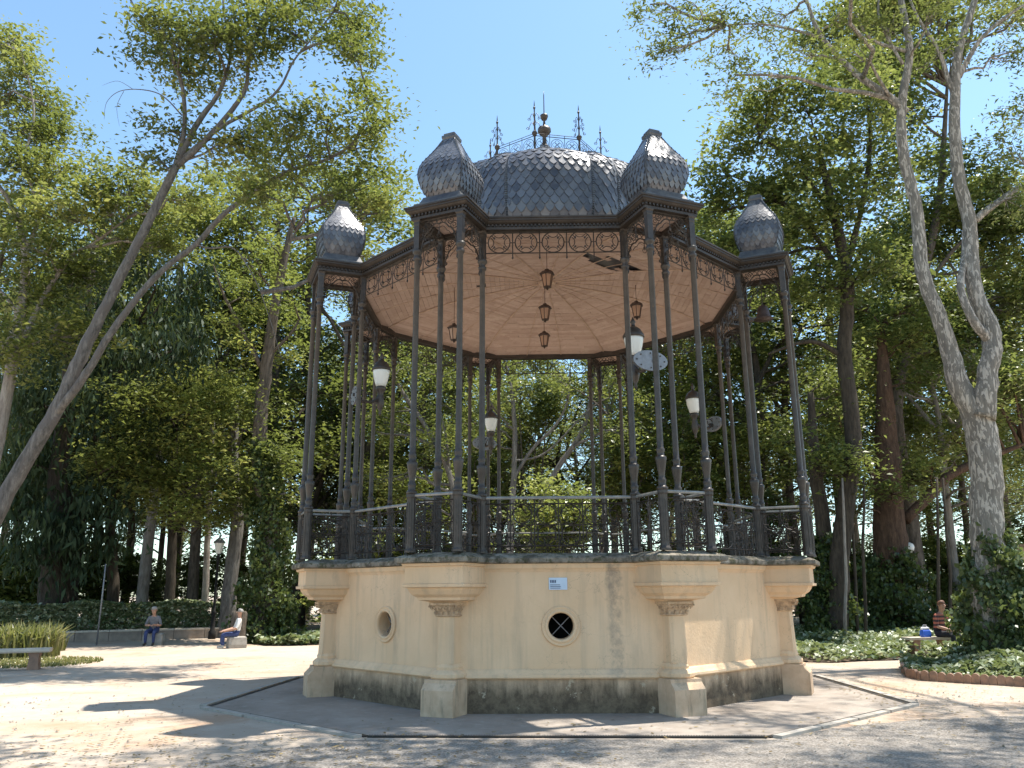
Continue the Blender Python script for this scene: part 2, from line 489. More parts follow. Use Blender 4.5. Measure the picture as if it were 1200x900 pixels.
def ring_mesh():
    m = MB(); prof = [(.178, -.05), (.178, .012), (.19, .03), (.215, .036), (.222, .018), (.238, .020), (.252, .034), (.268, .02), (.27, -.01)]
    m.rings([[(AW + o, r*math.cos(2*math.pi*j/40), 1.14 + r*math.sin(2*math.pi*j/40)) for j in range(40)] for r, o in prof], cap=False)
    return m.mesh('window_ring', M_CREAM, True)
rm = ring_mesh()
def barm(sg):
    m = MB(); q = .125
    m.tube([(AW - .12, -q, 1.14 - q*sg), (AW - .12, q, 1.14 + q*sg)], .007, 6); return m.mesh('window_bar', M_GREYM)
bms = [barm(1), barm(-1)]
def tris(prof, w0, w1=None):
    """extrude (x,z) profile along y between -w and w with mitred octagon ends"""
    m = MB(); A = []; B = []
    for x, z in prof: A.append((x, -x*T8, z)); B.append((x, x*T8, z))
    return m.rings([A, B])
plm = tris([(AP_ - .3, 0), (AP_, 0), (AP_, .455), (AP_ - .3, .455)], 0).mesh('plinth', M_PLINTH)
mom = tris([(AP_ - .3, .457), (AP_ + .035, .457), (AP_ + .05, .475), (AP_ + .045, .505), (AP_ + .015, .53), (AP_ - .01, .565), (AP_ - .03, .58), (AP_ - .3, .58)], 0).mesh('moulding', M_CREAM)
frm = tris([(AW - .2, 1.88), (AW + .012, 1.88), (AW + .02, 1.90), (AW + .045, 1.925), (AW + .06, 1.985), (AW - .2, 1.985)], 0).mesh('frieze_moulding', M_CREAM)
for a in BAY:
    w = link('base_wall', wm_plain if a == 45 else wm, BS, rz=rzof(a))
    if a != 45:
        rg = link('window_ring', rm, w)
        for b in bms: link('window_bar', b, w)
    link('plinth', plm, BS, rz=rzof(a)); link('moulding', mom, BS, rz=rzof(a)); link('frieze_moulding', frm, BS, rz=rzof(a))
m = MB(); m.prism([(3.3*math.sin(rad(v)), -3.3*math.cos(rad(v))) for v in VERT], .3, 1.9)
m.build('dark_infill', M_DARK, BS)  # added near-black block stands in for the unlit hollow behind the openings
# --- piers (local x = radial)
def pier_meshes():
    sh = MB()   # shaft with base torus
    for wd, x1, z0, z1 in ((.125, 4.165, .66, 1.275),):
        sh.rings([[(3.6, -wd*k, z), (x1 - .03 - (1-k)*.3, -wd*k, z), (x1 - (1-k)*.3, -wd*k + .035, z), (x1 - (1-k)*.3, wd*k - .035, z), (x1 - .03 - (1-k)*.3, wd*k, z), (3.6, wd*k, z)]
                  for k, z in ((1.04, z0), (1.02, z0 + .15), (.97, z1))])
    for r, z in ((.205, .458), (.205, .458), (.235, .49), (.23, .54), (.19, .57), (.17, .60), (.175, .63), (.155, .66)):
        pass
    sh.rings([[(3.62, -r, z), (4.06, -r, z), (4.06 + r*.62, -r*.75, z), (4.06 + r*.82, -r*.3, z), (4.06 + r*.82, r*.3, z), (4.06 + r*.62, r*.75, z), (4.06, r, z), (3.62, r, z)]
              for r, z in ((.225, .468), (.245, .49), (.245, .53), (.205, .565), (.165, .585), (.17, .62), (.15, .66))])
    pl = MB()
    prof = [(3.6, 0), (4.37, 0), (4.37, .34), (4.285, .425), (4.28, .466), (3.6, .466)]
    pl.rings([[(x, -.24, z) for x, z in prof], [(x, .24, z) for x, z in prof]])
    cp = MB()
    cp.rings([[(3.6, -r, z), (3.98 + r*1.35, -r, z), (3.98 + r*1.35, r, z), (3.6, r, z)]
              for r, z in ((.13, 1.275), (.15, 1.285), (.15, 1.30), (.135, 1.305), (.14, 1.34), (.175, 1.41), (.19, 1.43), (.205, 1.432), (.205, 1.462))])
    # scroll ornament on the three faces
    for face in range(3):
        for i in range(4):
            o = (-.135 + .09*i)
            for half in (-1, 1):
                pts = []
                for t in np.linspace(0, 1, 9):
                    an = t*4.2; rr = .034*(1 - .65*t)
                    y = o + half*(.035 - rr*math.cos(an)); z = 1.385 + .03*math.sin(an) * (1 - .3*t)
                    off = (z - 1.34) * .5 + .008
                    if face == 0: p = (3.98 + .14*1.35 + off*1.1 + .012, y, z)
                    else:
                        sg = 1 if face == 1 else -1
                        p = (4.05 + y, sg*(.14 + off*.55 + .010), z)
                    pts.append(p)
                cp.tube(pts, .009, 4)
            y = o + .045
            for j in range(2):
                z0 = 1.30; pts = [(0, 0)]
            if face == 0: cp.tube([(4.172, o, 1.305), (4.178, o, 1.335), (4.195, o, 1.345)], [.014, .02, .006], 5)
            else:
                sg = 1 if face == 1 else -1
                cp.tube([(4.05 + o, sg*.138, 1.305), (4.05 + o, sg*.146, 1.335), (4.05 + o, sg*.158, 1.345)], [.014, .02, .006], 5)
    # corner volutes
    for sg in (-1, 1):
        pts = [(4.215 + .035*math.cos(t)*(1 - t/9), sg*(.19 + .02*math.cos(t)*(1 - t/9)), 1.405 + .035*math.sin(t)*(1 - t/9)) for t in np.linspace(0, 7.5, 18)]
        cp.tube(pts, .012, 5)
    cb = MB()
    st = [(4.225, .215, 1.464), (4.235, .225, 1.478), (4.36, .325, 1.50), (4.37, .335, 1.535), (4.43, .385, 1.575), (4.47, .415, 1.63), (4.48, .425, 1.665), (4.545, .47, 1.672), (4.55, .475, 1.712), (4.515, .445, 1.718), (4.515, .445, 1.945), (4.545, .468, 1.95), (4.56, .478, 1.985)]
    cb.rings([[(3.55, -t, z), (x, -t, z), (x, t, z), (3.55, t, z)] for x, t, z in st])
    return sh.mesh('pier', M_CREAM), pl.mesh('plinth_block', M_PIERPL), cp.mesh('capital', simple('capital_plaster', (.66, .47, .30), (.36, .25, .16), 14, .85, bump=.3)), cb.mesh('corbel', M_CREAM)
pm = pier_meshes()
for a in VERT:
    p = link('pier', pm[0], BS, rz=rzof(a))
    for nm, me in zip(('plinth_block', 'capital', 'corbel'), pm[1:]): link(nm, me, p)
# --- floor slab with weathered ledge
m = MB()
prof = [(-.12, 1.987), (.03, 1.987), (.06, 1.992), (.082, 2.0), (.085, 2.02), (.085, 2.06), (.06, 2.078), (.0, 2.10), (-.10, 2.134)]
sweep(m, 3.735, 4.545, .465, prof)
n = 32
top = outline(3.735 - .10, 4.545 - .10, .465 - .10)
m.add([(x, y, 2.134) for x, y in top], [tuple(range(32))])
m.add([(x, y, 1.987) for x, y in outline(3.735 - .12, 4.425, .345)], [tuple(range(32))[::-1]])
m.build('floor_slab', M_LEDGE, BS)
# --- columns
def column_meshes():
    sh = MB()
    sh.lathe([(.07, .80), (.078, .815), (.078, .84), (.06, .85), (.05, .88), (.058, .92), (.06, .945), (.046, .96), (.044, 1.0), (.05, 1.05), (.062, 1.12), (.074, 1.20), (.082, 1.245), (.07, 1.26), (.052, 1.27), (.05, 1.31), (.06, 1.345), (.058, 1.37), (.046, 1.385), (.045, 1.5),
              (.044, 2.2), (.041, 4.30), (.05, 4.31), (.062, 4.325), (.064, 4.36), (.048, 4.375), (.046, 4.40), (.066, 4.425), (.076, 4.45), (.076, 4.475), (.055, 4.49)], 12)
    pe = MB()
    pe.lathe([(.082, 0), (.082, .025), (.074, .04), (.066, .055), (.063, .09), (.063, .70), (.066, .74), (.074, .76), (.074, .80)], 8, phase=math.pi/8)
    for j in range(8):
        a = math.pi/8*2*j
        pe.tube([(.061*math.cos(a), .061*math.sin(a), .12), (.061*math.cos(a), .061*math.sin(a), .68)], .007, 4)
    ca = MB(); ca.square([(.045, 4.49), (.045, 4.87), (.050, 4.89), (.050, 4.93), (.064, 4.955), (.064, 4.965)])
    return sh.mesh('column', M_IRON, False), pe.mesh('pedestal', M_IRON), ca.mesh('capital', M_IRON)
cm_ = column_meshes()
for me in cm_[:1]: me.shade_smooth()
for a in VERT:
    R_, T_ = pdir(a)
    for r_ in (RC, RI):
        for s_ in (-TC, TC):
            p = R_*r_ + T_*s_
            c = link('column', cm_[0], BS, (p[0], p[1], ZF), rzof(a))
            link('pedestal', cm_[1], c); link('capital', cm_[2], c)
# --- railings: local x = thickness, y along, z up from floor
def railing_mesh(L, seed):
    m = MB(); h = L/2
    m.tube([(0, -h, .10), (0, h, .10)], .011, 4); m.tube([(0, -h, .40), (0, h, .40)], .008, 4); m.tube([(0, -h, .70), (0, h, .70)], .010, 4)
    nb = max(2, round(L / .34)); w = L / nb
    for i in range(nb + 1):
        y = -h + w*i; m.tube([(0, y, .03), (0, y, .78)], .009, 4)
    for i in range(nb):
        c = -h + w*(i + .5); R1 = min(w*.42, .135)
        m.ringwire((0, c, .25), R1, .008, seg=12); m.ringwire((0, c, .55), R1, .008, seg=12)
        for zc in (.25, .55):
            for q in range(4):
                a = math.pi/4 + q*math.pi/2
                pts = [(0, c + (R1*.45 + t*R1*.9)*math.cos(a + .9*t*(1 - t)*2), zc + (R1*.45 + t*R1*.9)*math.sin(a + .9*t*(1 - t)*2)) for t in np.linspace(0, 1, 5)]
                m.tube(pts, .006, 4)
        for sg in (-1, 1):
            pts = [(0, c + sg*(w*.48 - .05*math.sin(t*5)), .12 + .56*t) for t in np.linspace(0, 1, 9)]
            m.tube(pts, .006, 4)
    return m.mesh('railing', M_FILI)
def rail_top(L):
    m = MB(); h = L/2
    m.rings([[(x, -h, z) for x, z in ((-.024, .765), (.024, .765), (.03, .785), (.018, .805), (-.018, .805), (-.03, .785))],
             [(x, h, z) for x, z in ((-.024, .765), (.024, .765), (.03, .785), (.018, .805), (-.018, .805), (-.03, .785))]])
    return m.mesh('top_rail', M_RAIL)
BAYA = RI*C8 + TC*S8            # apothem of the bay line through the inner columns
BAYL = 2*(RI*S8 - TC*C8)        # its length
Lb, Lo, Ls = BAYL - .13, 2*TC - .13, RC - RI - .13
rmesh = {k_: (railing_mesh(v, 1), rail_top(v)) for k_, v in dict(b=Lb, o=Lo, s=Ls).items()}
def put(kind, ang, r_, s_, turn):
    R_, T_ = pdir(ang); p = R_*r_ + T_*s_
    o = link('railing', rmesh[kind][0], BS, (p[0], p[1], ZF), rzof(ang) + turn)
    link('top_rail', rmesh[kind][1], o)
for a in BAY: put('b', a, BAYA, 0, 0)
for a in VERT:
    put('o', a, RC, 0, 0)
    for s_ in (-TC, TC): put('s', a, (RC + RI)/2, s_, math.pi/2)
# --- valances (filigree below the eaves), local z relative to beam underside
ZB = 7.10
def valance_mesh(L, arch=False):
    m = MB(); h = L/2
    m.tube([(0, -h, -.015), (0, h, -.015)], .010, 4)
    if not arch:
        m.tube([(0, -h, -.37), (0, h, -.37)], .010, 4)
        nb = max(1, round(L/.42)); w = L/nb; R1 = .172
        for i in range(nb + 1):
            y = -h + w*i
            m.tube([(0, y, 0), (0, y, -.44)], .009, 4); m.tube([(0, y, -.43), (0, y, -.45), (0, y, -.475)], [.009, .018, .004], 5)
        for i in range(nb):
            c = (0, -h + w*(i + .5), -.192)
            m.ringwire(c, R1, .0095, seg=18)
            for q in range(4):
                a = q*math.pi/2 + math.pi/4
                cc = (0, c[1] + R1*1.0*math.cos(a + math.pi/4), c[2] + R1*1.0*math.sin(a + math.pi/4))
                m.ringwire(cc, R1*.52, .007, seg=7, a0=a + math.pi/4 + math.pi - 1.05, a1=a + math.pi/4 + math.pi + 1.05)
                e = (c[1] + R1*.62*math.cos(a), c[2] + R1*.62*math.sin(a))
                m.tube([(0, c[1] + R1*math.cos(a), c[2] + R1*math.sin(a)), (0, e[0], e[1])], .006, 4)
                m.lathe([(.002, -.016), (.016, 0), (.002, .016)], 6) if False else m.tube([(-.014, e[0], e[1]), (.014, e[0], e[1])], .016, 6)
            m.tube([(0, c[1] - w/2, c[2]), (0, c[1] - R1, c[2])], .007, 4); m.tube([(0, c[1] + R1, c[2]), (0, c[1] + w/2, c[2])], .007, 4)
    else:
        # hanging arch: cusped arc between the columns with scrolls above
        pts = []
        for t in np.linspace(-1, 1, 25):
            z = -.62 + .50*math.sqrt(max(0, 1 - t*t)) + .03*abs(math.sin(t*math.pi*2))
            pts.append((0, t*h, z))
        m.tube(pts, .011, 4)
        pts = [(0, p[1]*.86, p[2] - .06) for p in pts[3:-3]]
        m.tube(pts, .006, 4)
        for sg in (-1, 1):
            for cy, cz, R1 in ((.80, -.17, .055), (.87, -.31, .035), (.62, -.10, .045), (.88, -.43, .022)):
                c = (0, sg*h*cy, cz)
                m.ringwire(c, R1*1.1, .007, seg=10); m.ringwire(c, R1*.5, .006, seg=6)
            m.tube([(0, sg*h, -.6), (0, sg*h*.98, -.70), (0, sg*h*.98, -.73)], [.011, .02, .004], 5)
        for i in range(5):
            y = -h*.5 + h*.25*i
            m.ringwire((0, y, -.07), h*.11, .006, seg=8)
        m.tube([(0, 0, -.12), (0, 0, -.24)], .007, 4); m.tube([(0, 0, -.22), (0, 0, -.25), (0, 0, -.29)], [.006, .022, .003], 5)
        m.ringwire((0, 0, -.30), .035, .006, seg=8)
    return m.mesh('valance', M_FILI)
vm = dict(b=valance_mesh(BAYL - .1), o=valance_mesh(2*TC - .09, True), s=valance_mesh(RC - RI - .09, True))
def putv(kind, ang, r_, s_, turn):
    R_, T_ = pdir(ang); p = R_*r_ + T_*s_
    link('valance', vm[kind], BS, (p[0], p[1], ZB), rzof(ang) + turn)
for a in BAY: putv('b', a, BAYA, 0, 0)
for a in VERT:
    putv('o', a, RC, 0, 0); putv('o', a, RI, 0, 0)
    for s_ in (-TC, TC): putv('s', a, (RC + RI)/2, s_, math.pi/2)
# --- cornice
EA, ER, ET = 3.76, 4.638, .51
m = MB()
sweep(m, EA, ER, ET, [(-.22, 7.10), (-.055, 7.10), (-.055, 7.14), (-.075, 7.145), (-.075, 7.18), (-.05, 7.188), (-.02, 7.205), (.0, 7.225), (.012, 7.228), (.012, 7.255), (.03, 7.262), (.03, 7.288), (-.03, 7.30), (-.22, 7.30), (-.22, 7.10)])
m.build('cornice', M_CORN, BS)
bm_ = MB(); bm_.box(-.06, .06, -TC, TC, 0, .18)
bmesh_ = bm_.mesh('cross_beam', M_CORN)
for a in VERT:
    R_, T_ = pdir(a); p = R_*RI
    link('cross_beam', bmesh_, BS, (p[0], p[1], ZB - .002), rzof(a))
# dentil row under the eaves edge (many tiny blocks)
m = MB()
ol = outline(EA - .045, ER - .045, ET - .045)
for i in range(32):
    a, b = np.array(ol[i]), np.array(ol[(i+1) % 32]); L = np.linalg.norm(b - a); n = int(L/.06); d = (b - a)/L; nn = np.array([d[1], -d[0]])
    for j in range(n):
        c = a + d*(j + .5)*L/n
        q = [c - d*.013 - nn*.03, c + d*.013 - nn*.03, c + d*.013 + nn*.012, c - d*.013 + nn*.012]
        m.prism([tuple(x) for x in q], 7.148, 7.178)
m.build('dentils', M_CORN, BS, kind='stuff')
# --- roof decks
DA, TH = 2.60, rad(17.0)     # main dome: 16 sided, long sides over the bays
def dome_poly(r_):
    out = []
    for i in range(8):
        for s_ in (-1, 1):
            a = rad(45*i) + s_*TH; out.append((r_*math.sin(a), -r_*math.cos(a)))
    return out
rd = MB(); o_ = EA - .06
w0, w1 = (EA*S8/C8) , 2.45*T8
rd.add([(o_, -o_*T8, 7.305), (o_, o_*T8, 7.305), (2.30, 2.30*T8, 7.80), (2.30, -2.30*T8, 7.80)], [(0, 1, 2, 3)])
rdm = rd.mesh('roof_deck', M_ZSHEET)
for a in BAY: link('roof_deck', rdm, BS, rz=rzof(a))
pr = MB(); pr.box(3.62, ER - .03, -ET + .03, ET - .03, 7.296, 7.318)
pr.rings([[(4.16 - h_, -h_, z), (4.16 + h_, -h_, z), (4.16 + h_, h_, z), (4.16 - h_, h_, z)] for h_, z in ((.42, 7.318), (.42, 7.36), (.36, 7.39), (.33, 7.46), (.315, 7.50))])
prm = pr.mesh('pavilion_roof', M_ZSHEET)
for a in VERT: link('pavilion_roof', prm, BS, rz=rzof(a))

# --- scales
def scale_outline(w, h):
    return [(-.5*w, .5*h), (-.5*w, -.05*h), (-.30*w, -.33*h), (0, -.55*h), (.30*w, -.33*h), (.5*w, -.05*h), (.5*w, .5*h)]
def scale_geo(w, h, t):
    """local: x across, y up the slope, z outward; lower tip lifted"""
    ol = scale_outline(w, h); vs = []; n = len(ol)
    for k_ in (0, 1):
        for x, y in ol: vs.append((x, y, (.5 - y/h)*t*1.6 + k_*t*.9 - (abs(x)/w)**2 * t * 1.2))
    return vs, [tuple(range(n, 2*n))] + [(j, (j+1) % n, n + (j+1) % n, n + j) for j in range(n)]
def profile_pts(prof, n=160):
    P = np.array(prof, float); d = np.r_[0, np.cumsum(np.linalg.norm(np.diff(P, axis=0), axis=1))]
    # smooth Catmull-like resample
    s = np.linspace(0, d[-1], n); x = np.interp(s, d, P[:, 0]); z = np.interp(s, d, P[:, 1])
    kx = np.ones(9)/9
    xp = np.convolve(np.pad(x, 4, 'edge'), kx, 'valid'); zp = np.convolve(np.pad(z, 4, 'edge'), kx, 'valid')
    xp[0], zp[0], xp[-1], zp[-1] = x[0], z[0], x[-1], z[-1]
    s = np.r_[0, np.cumsum(np.hypot(np.diff(xp), np.diff(zp)))]
    return s, xp, zp
def face_scales(prof, halfw, sw, row, bulge=0.0):
    """scale frames for one face whose outward normal is +x: (matrix columns)"""
    s, xp, zp = profile_pts(prof); out = []
    nrow = int(s[-1]/row)
    for i in range(nrow + 1):
        si = min(s[-1]*.999, row*(i + .3)); x = np.interp(si, s, xp); z = np.interp(si, s, zp)
        x2 = np.interp(min(si + .02, s[-1]), s, xp); z2 = np.interp(min(si + .02, s[-1]), s, zp)
        x1 = np.interp(max(si - .02, 0), s, xp); z1 = np.interp(max(si - .02, 0), s, zp)
        up = np.array([x2 - x1, 0, z2 - z1]); up /= np.linalg.norm(up)
        ac = np.array([0.0, 1, 0]); nm = np.cross(ac, up)
        hw = halfw(x); cnt = max(1, int(round(2*hw/sw))); w = 2*hw/cnt
        js = [(-hw + w*(j + .5), w) for j in range(cnt)] if i % 2 == 0 else [(-hw + w*.25, w*.5)] + [(-hw + w*j, w) for j in range(1, cnt)] + [(hw - w*.25, w*.5)]
        for y, w in js:
            b = bulge*(1 - (y/hw)**2)*math.sin(math.pi*min(1, (si + .05)/s[-1])); sl = -2*bulge*y/hw**2*math.sin(math.pi*min(1, (si + .05)/s[-1]))
            ac2 = ac + nm*sl; ac2 = ac2/np.linalg.norm(ac2); nm2 = np.cross(ac2, up)
            out.append((np.array([x, y, z]) + nm*b, ac2, up, nm2, w/sw))
    return out
def frame_mat(fr):
    c, ac, up, nm, k_ = fr
    return Matrix(((ac[0]*k_, up[0], nm[0], c[0]), (ac[1]*k_, up[1], nm[1], c[1]), (ac[2]*k_, up[2], nm[2], c[2]), (0, 0, 0, 1)))

# onion domes on the pavilions (square plan), local x radial, centred at 4.16
OP = [(.235, 7.48), (.265, 7.53), (.32, 7.62), (.358, 7.73), (.378, 7.84), (.38, 7.93), (.362, 8.02), (.322, 8.11), (.27, 8.20), (.215, 8.30), (.165, 8.40), (.125, 8.49), (.098, 8.56)]
s_, xp, zp = profile_pts(OP, 40)
ob = MB(); ob.square(list(zip(xp, zp)))
obm = ob.mesh('onion_dome', M_ZDARK)
vs, fs = scale_geo(.098, .15, .007)
osc = MB()
for q in range(4):
    Rz = Matrix.Rotation(q*math.pi/2, 4, 'Z')
    for fr in face_scales(OP, lambda x: x - .004, .098, .082, .028):
        F = Rz @ frame_mat(fr)
        osc.add([tuple(F @ Vector(p)) for p in vs], fs)
oscm = osc.mesh('scale_cladding', M_ZINC)
def scale_tint(me, nv):
    n = len(me.vertices)//nv; q = np.repeat(np.random.RandomState(n).rand(n), nv)
    me.attributes.new('tint', 'FLOAT', 'POINT').data.foreach_set('value', q.astype(np.float32))
scale_tint(oscm, 14)
rbm = []
for q in range(4):
    m = MB(); a = math.pi/4 + q*math.pi/2
    pts = [(x*1.4142*math.cos(a), x*1.4142*math.sin(a), z) for x, z in zip(xp, zp)]
    m.tube(pts, .013, 6)
    for j in range(0, len(pts) - 1, 1):
        for t in (0, .5):
            p = np.array(pts[j])*(1 - t) + np.array(pts[j+1])*t
            m.tube([p - (0, 0, .005), p + (0, 0, .005)], .021, 5)
    rbm.append(m.mesh('ridge', M_ZSHEET))
oc = MB(); oc.square([(.10, 8.54), (.11, 8.57), (.118, 8.59), (.118, 8.63), (.09, 8.64), (.095, 8.67), (.02, 8.69)])
ocm = oc.mesh('cap', M_ZSHEET)
for a in VERT:
    R_, T_ = pdir(a); p = R_*4.16
    o = link('onion_dome', obm, BS, (p[0], p[1], 0), rzof(a))
    link('scale_cladding', oscm, o, kind='stuff'); link('cap', ocm, o)
    for me in rbm: link('ridge', me, o)

# main dome
DP = [(.88, 7.72), (.93, 7.80), (.97, 7.95), (.995, 8.12), (1.0, 8.35), (1.0, 8.60), (.992, 8.82), (.965, 9.02), (.915, 9.20), (.835, 9.36), (.73, 9.48), (.60, 9.57), (.47, 9.62)]
DP = [(r_*DA, z) for r_, z in DP]
s_, xp, zp = profile_pts(DP, 36)
m = MB(); m.rings([[(x, y, z) for x, y in dome_poly(r_ - .012)] for r_, z in zip(xp, zp)])
DOME = m.build('main_dome', M_ZDARK, BS)
frames = []
for i in range(8):
    for kind in (0, 1):
        ang = 45*i + (22.5 if kind else 0); half = math.tan(TH) if not kind else math.tan(rad(22.5) - TH)
        kk = math.cos(TH) if not kind else math.cos(rad(22.5) - TH)
        prof = [(r_*kk, z) for r_, z in DP]
        Rz = Matrix.Rotation(rzof(ang), 4, 'Z')
        for fr in face_scales(prof, lambda x: x*half - .015, .165, .118, .10 if not kind else .045):
            frames.append(Rz @ frame_mat(fr))
vs, fs = scale_geo(.172, .235, .010)
sm = MB(); sm.add(vs, fs); smm = sm.mesh('scale', M_ZINC)
camv = Vector(CAM)
def scorekey(F):
    p = F.translation; nrm = (F.to_3x3() @ Vector((0, 0, 1))).normalized(); v = camv - p
    return -(nrm.dot(v.normalized()) / v.length) + (0.05 if abs(p.x) > 1.75 else 0)
frames.sort(key=scorekey)
for F in frames[:300]:
    o = link('scale', smm, DOME); o.matrix_local = F
rest = MB()
for F in frames[300:]: rest.add([tuple(F @ Vector(p)) for p in vs], fs)
scale_tint(rest.build('scale_cladding', M_ZINC, DOME, kind='stuff').data, 14)
for i in range(8):
    for sg in (-1, 1):
        a = rad(45*i) + sg*TH; m = MB()
        pts = [(r_*math.sin(a), -r_*math.cos(a), z) for r_, z in zip(xp + .012, zp)]
        m.tube(pts, .022, 6)
        for j in range(len(pts) - 1):
            for t in (0, .5):
                p = np.array(pts[j])*(1 - t) + np.array(pts[j+1])*t
                m.tube([p - (0, 0, .012), p + (0, 0, .012)], .034, 6)
        m.build('dome_rib', M_ZSHEET, DOME)
m = MB(); m.rings([[(x, y, z) for x, y in dome_poly(r_)] for r_, z in ((1.24, 9.58), (1.27, 9.61), (1.27, 9.65), (1.20, 9.68), (.8, 9.85), (.3, 10.20), (.16, 10.40), (.12, 10.62), (.14, 10.64), (.14, 10.67), (.10, 10.69))])
m.build('dome_crown', simple('pale_zinc', (.34, .34, .36), (.22, .22, .24), 5, .45, .4), DOME)
m = MB(); m.rings([[(x, y, z) for x, y in dome_poly(r_)] for r_, z in ((2.37, 7.66), (2.42, 7.70), (2.42, 7.76), (2.36, 7.80))]); m.build('dome_base', M_ZSHEET, DOME)
# cresting
def post_mesh():
    m = MB()
    m.lathe([(.035, -.32), (.035, -.26), (.022, -.24), (.022, .08), (.02, .38), (.035, .40), (.055, .44), (.055, .47), (.025, .50), (.015, .54), (.013, .98), (.022, 1.0), (.026, 1.02), (.012, 1.04), (.010, 1.10), (.002, 1.18)], 8)
    for q in range(4):
        c, s = math.cos(q*math.pi/2), math.sin(q*math.pi/2)
        for z0, k_ in ((.62, 1), (.82, .8)):
            pts = [(c*(.012 + k_*.15*t), s*(.012 + k_*.15*t), z0 + .07*math.sin(t*5.5)) for t in np.linspace(0, 1, 10)]
            m.tube(pts, .0055, 4)
            e = np.array(pts[-1]); pts = [(e[0] - c*.03 + c*.03*math.cos(t), e[1] - s*.03 + s*.03*math.cos(t), e[2] + .03*math.sin(t)) for t in np.linspace(0, 4.4, 8)]
            m.tube(pts, .0055, 4)
    return m.mesh('cresting_post', M_IRON)
pmesh = post_mesh(); RK = 1.18
angs = [-11 + 45*i for i in range(8)]
def crest_mesh():
    m = MB(); L = 2*RK*math.sin(rad(22.5)); h = L/2
    for z in (.06, .38): m.tube([(0, -h, z), (0, h, z)], .009, 4)
    m.tube([(0, -h, .43), (0, h, .43)], .007, 4)
    for j in range(4):
        y = -h + L*j/3; m.tube([(0, y, .06), (0, y, .43)], .006, 4)
    for j in range(3):
        c = (0, -h + L*(j + .5)/3, .22); R1 = .125
        m.ringwire(c, R1, .006, seg=14)
        for q in range(4):
            a = q*math.pi/2; m.ringwire((0, c[1] + .05*math.cos(a), c[2] + .05*math.sin(a)), .045, .005, seg=8)
    return m.mesh('cresting_rail', M_FILI)
cr = crest_mesh()
for a in angs:
    R_, T_ = pdir(a); link('cresting_post', pmesh, BS, (R_[0]*RK, R_[1]*RK, 9.88), rzof(a))
    R_, T_ = pdir(a + 22.5); q = RK*math.cos(rad(22.5)); link('cresting_rail', cr, BS, (R_[0]*q, R_[1]*q, 9.90), rzof(a + 22.5))
m = MB(); m.lathe([(.09, 10.66), (.10, 10.72), (.05, 10.76), (.04, 10.95), (.09, 11.0), (.14, 11.06), (.14, 11.14), (.06, 11.16), (.03, 11.24), (.02, 11.34), (.06, 11.36), (.085, 11.43), (.085, 11.46), (.02, 11.47), (.012, 11.5), (.009, 11.95), (.002, 12.05)], 10)
m.build('finial', M_IRON, BS, smooth=True)

# --- ceiling: boards in eight sectors, concave
def ceil_z(q): return 7.66 - .05*q - .46*q**3.2        # q = apothem fraction 0..1
CA = 3.62
def board_panel(idx, hole=None):
    rngb = random.Random(100 + idx); m = MB(); tint = []
    nb = 38; bw = CA/nb
    for i in range(1, nb + 1):
        x0, x1 = bw*(i - 1) + .0025, bw*i - .0025
        y0, y1 = -x0*T8 + .01, -x1*T8 + .01
        # split the board lengthwise at random butt joints
        cuts = [-1.0] + sorted(rngb.uniform(-.8, .8) for _ in range(1 + int(x1*.5))) + [1.0]
        for c0, c1 in zip(cuts[:-1], cuts[1:]):
            z0, z1 = ceil_z(x0/CA), ceil_z(x1/CA); dz = rngb.uniform(-.006, .006)
            qs = [(x0, x0*T8*c0, z0 + dz), (x0, x0*T8*c1, z0 + dz), (x1, x1*T8*c1, z1 + dz), (x1, x1*T8*c0, z1 + dz)]
            if hole and hole((x0 + x1)/2, T8*(x0 + x1)/2*(c0 + c1)/2): continue
            if hole:
                mid = (x0 + x1)/2
                hits = [t for t in np.linspace(c0, c1, 30) if hole(mid, T8*mid*t)]
                if hits:
                    segs = [(c0, min(hits)), (max(hits), c1)]
                else: segs = [(c0, c1)]
            else: segs = [(c0, c1)]
            for a_, b_ in segs:
                if b_ - a_ < .02: continue
                g = .002
                qs = [(x0, x0*T8*a_ + g, z0 + dz), (x0, x0*T8*b_ - g, z0 + dz), (x1, x1*T8*b_ - g, z1 + dz), (x1, x1*T8*a_ + g, z1 + dz)]
                tops = [(x, y, z + .016) for x, y, z in qs]
                m.add(qs + tops, [(0, 1, 2, 3), (7, 6, 5, 4), (0, 4, 5, 1), (1, 5, 6, 2), (2, 6, 7, 3), (3, 7, 4, 0)])
                tint += [rngb.random()]*8
    me = m.mesh('ceiling_boards', M_BOARD)
    at = me.attributes.new('tint', 'FLOAT', 'POINT'); at.data.foreach_set('value', tint)
    return me
def holef(x, y): return ((x - 1.60)/.26)**2 + ((y - .14 - (x - 1.60)*.6)/.26)**2 < 1
def holef2(x, y): return ((x - 1.30)/.10)**2 + ((y + .05)/.13)**2 < 1
for i, a in enumerate(BAY):
    h_ = holef if a == 45 else (holef2 if a == 270 else None)
    link('ceiling_boards', board_panel(i, h_), BS, rz=rzof(a), kind='stuff')
rbm_ = MB(); pts = [(CA/C8*q, 0, ceil_z(q) - .012) for q in np.linspace(.03, 1, 16)]
rbm_.tube(pts, .016, 4); rme = rbm_.mesh('ceiling_rib', M_CRIB)
rb2 = MB(); rb2.tube([(CA*q, CA*q*T8*.28, ceil_z(q) - .008) for q in np.linspace(.06, 1, 14)], .009, 4); rme2 = rb2.mesh('ceiling_batten', M_CRIB)
rb3 = MB(); rb3.tube([(CA*q, -CA*q*T8*.28, ceil_z(q) - .008) for q in np.linspace(.06, 1, 14)], .009, 4); rme3 = rb3.mesh('ceiling_batten', M_CRIB)
for a in VERT: link('ceiling_rib', rme, BS, rz=rzof(a))
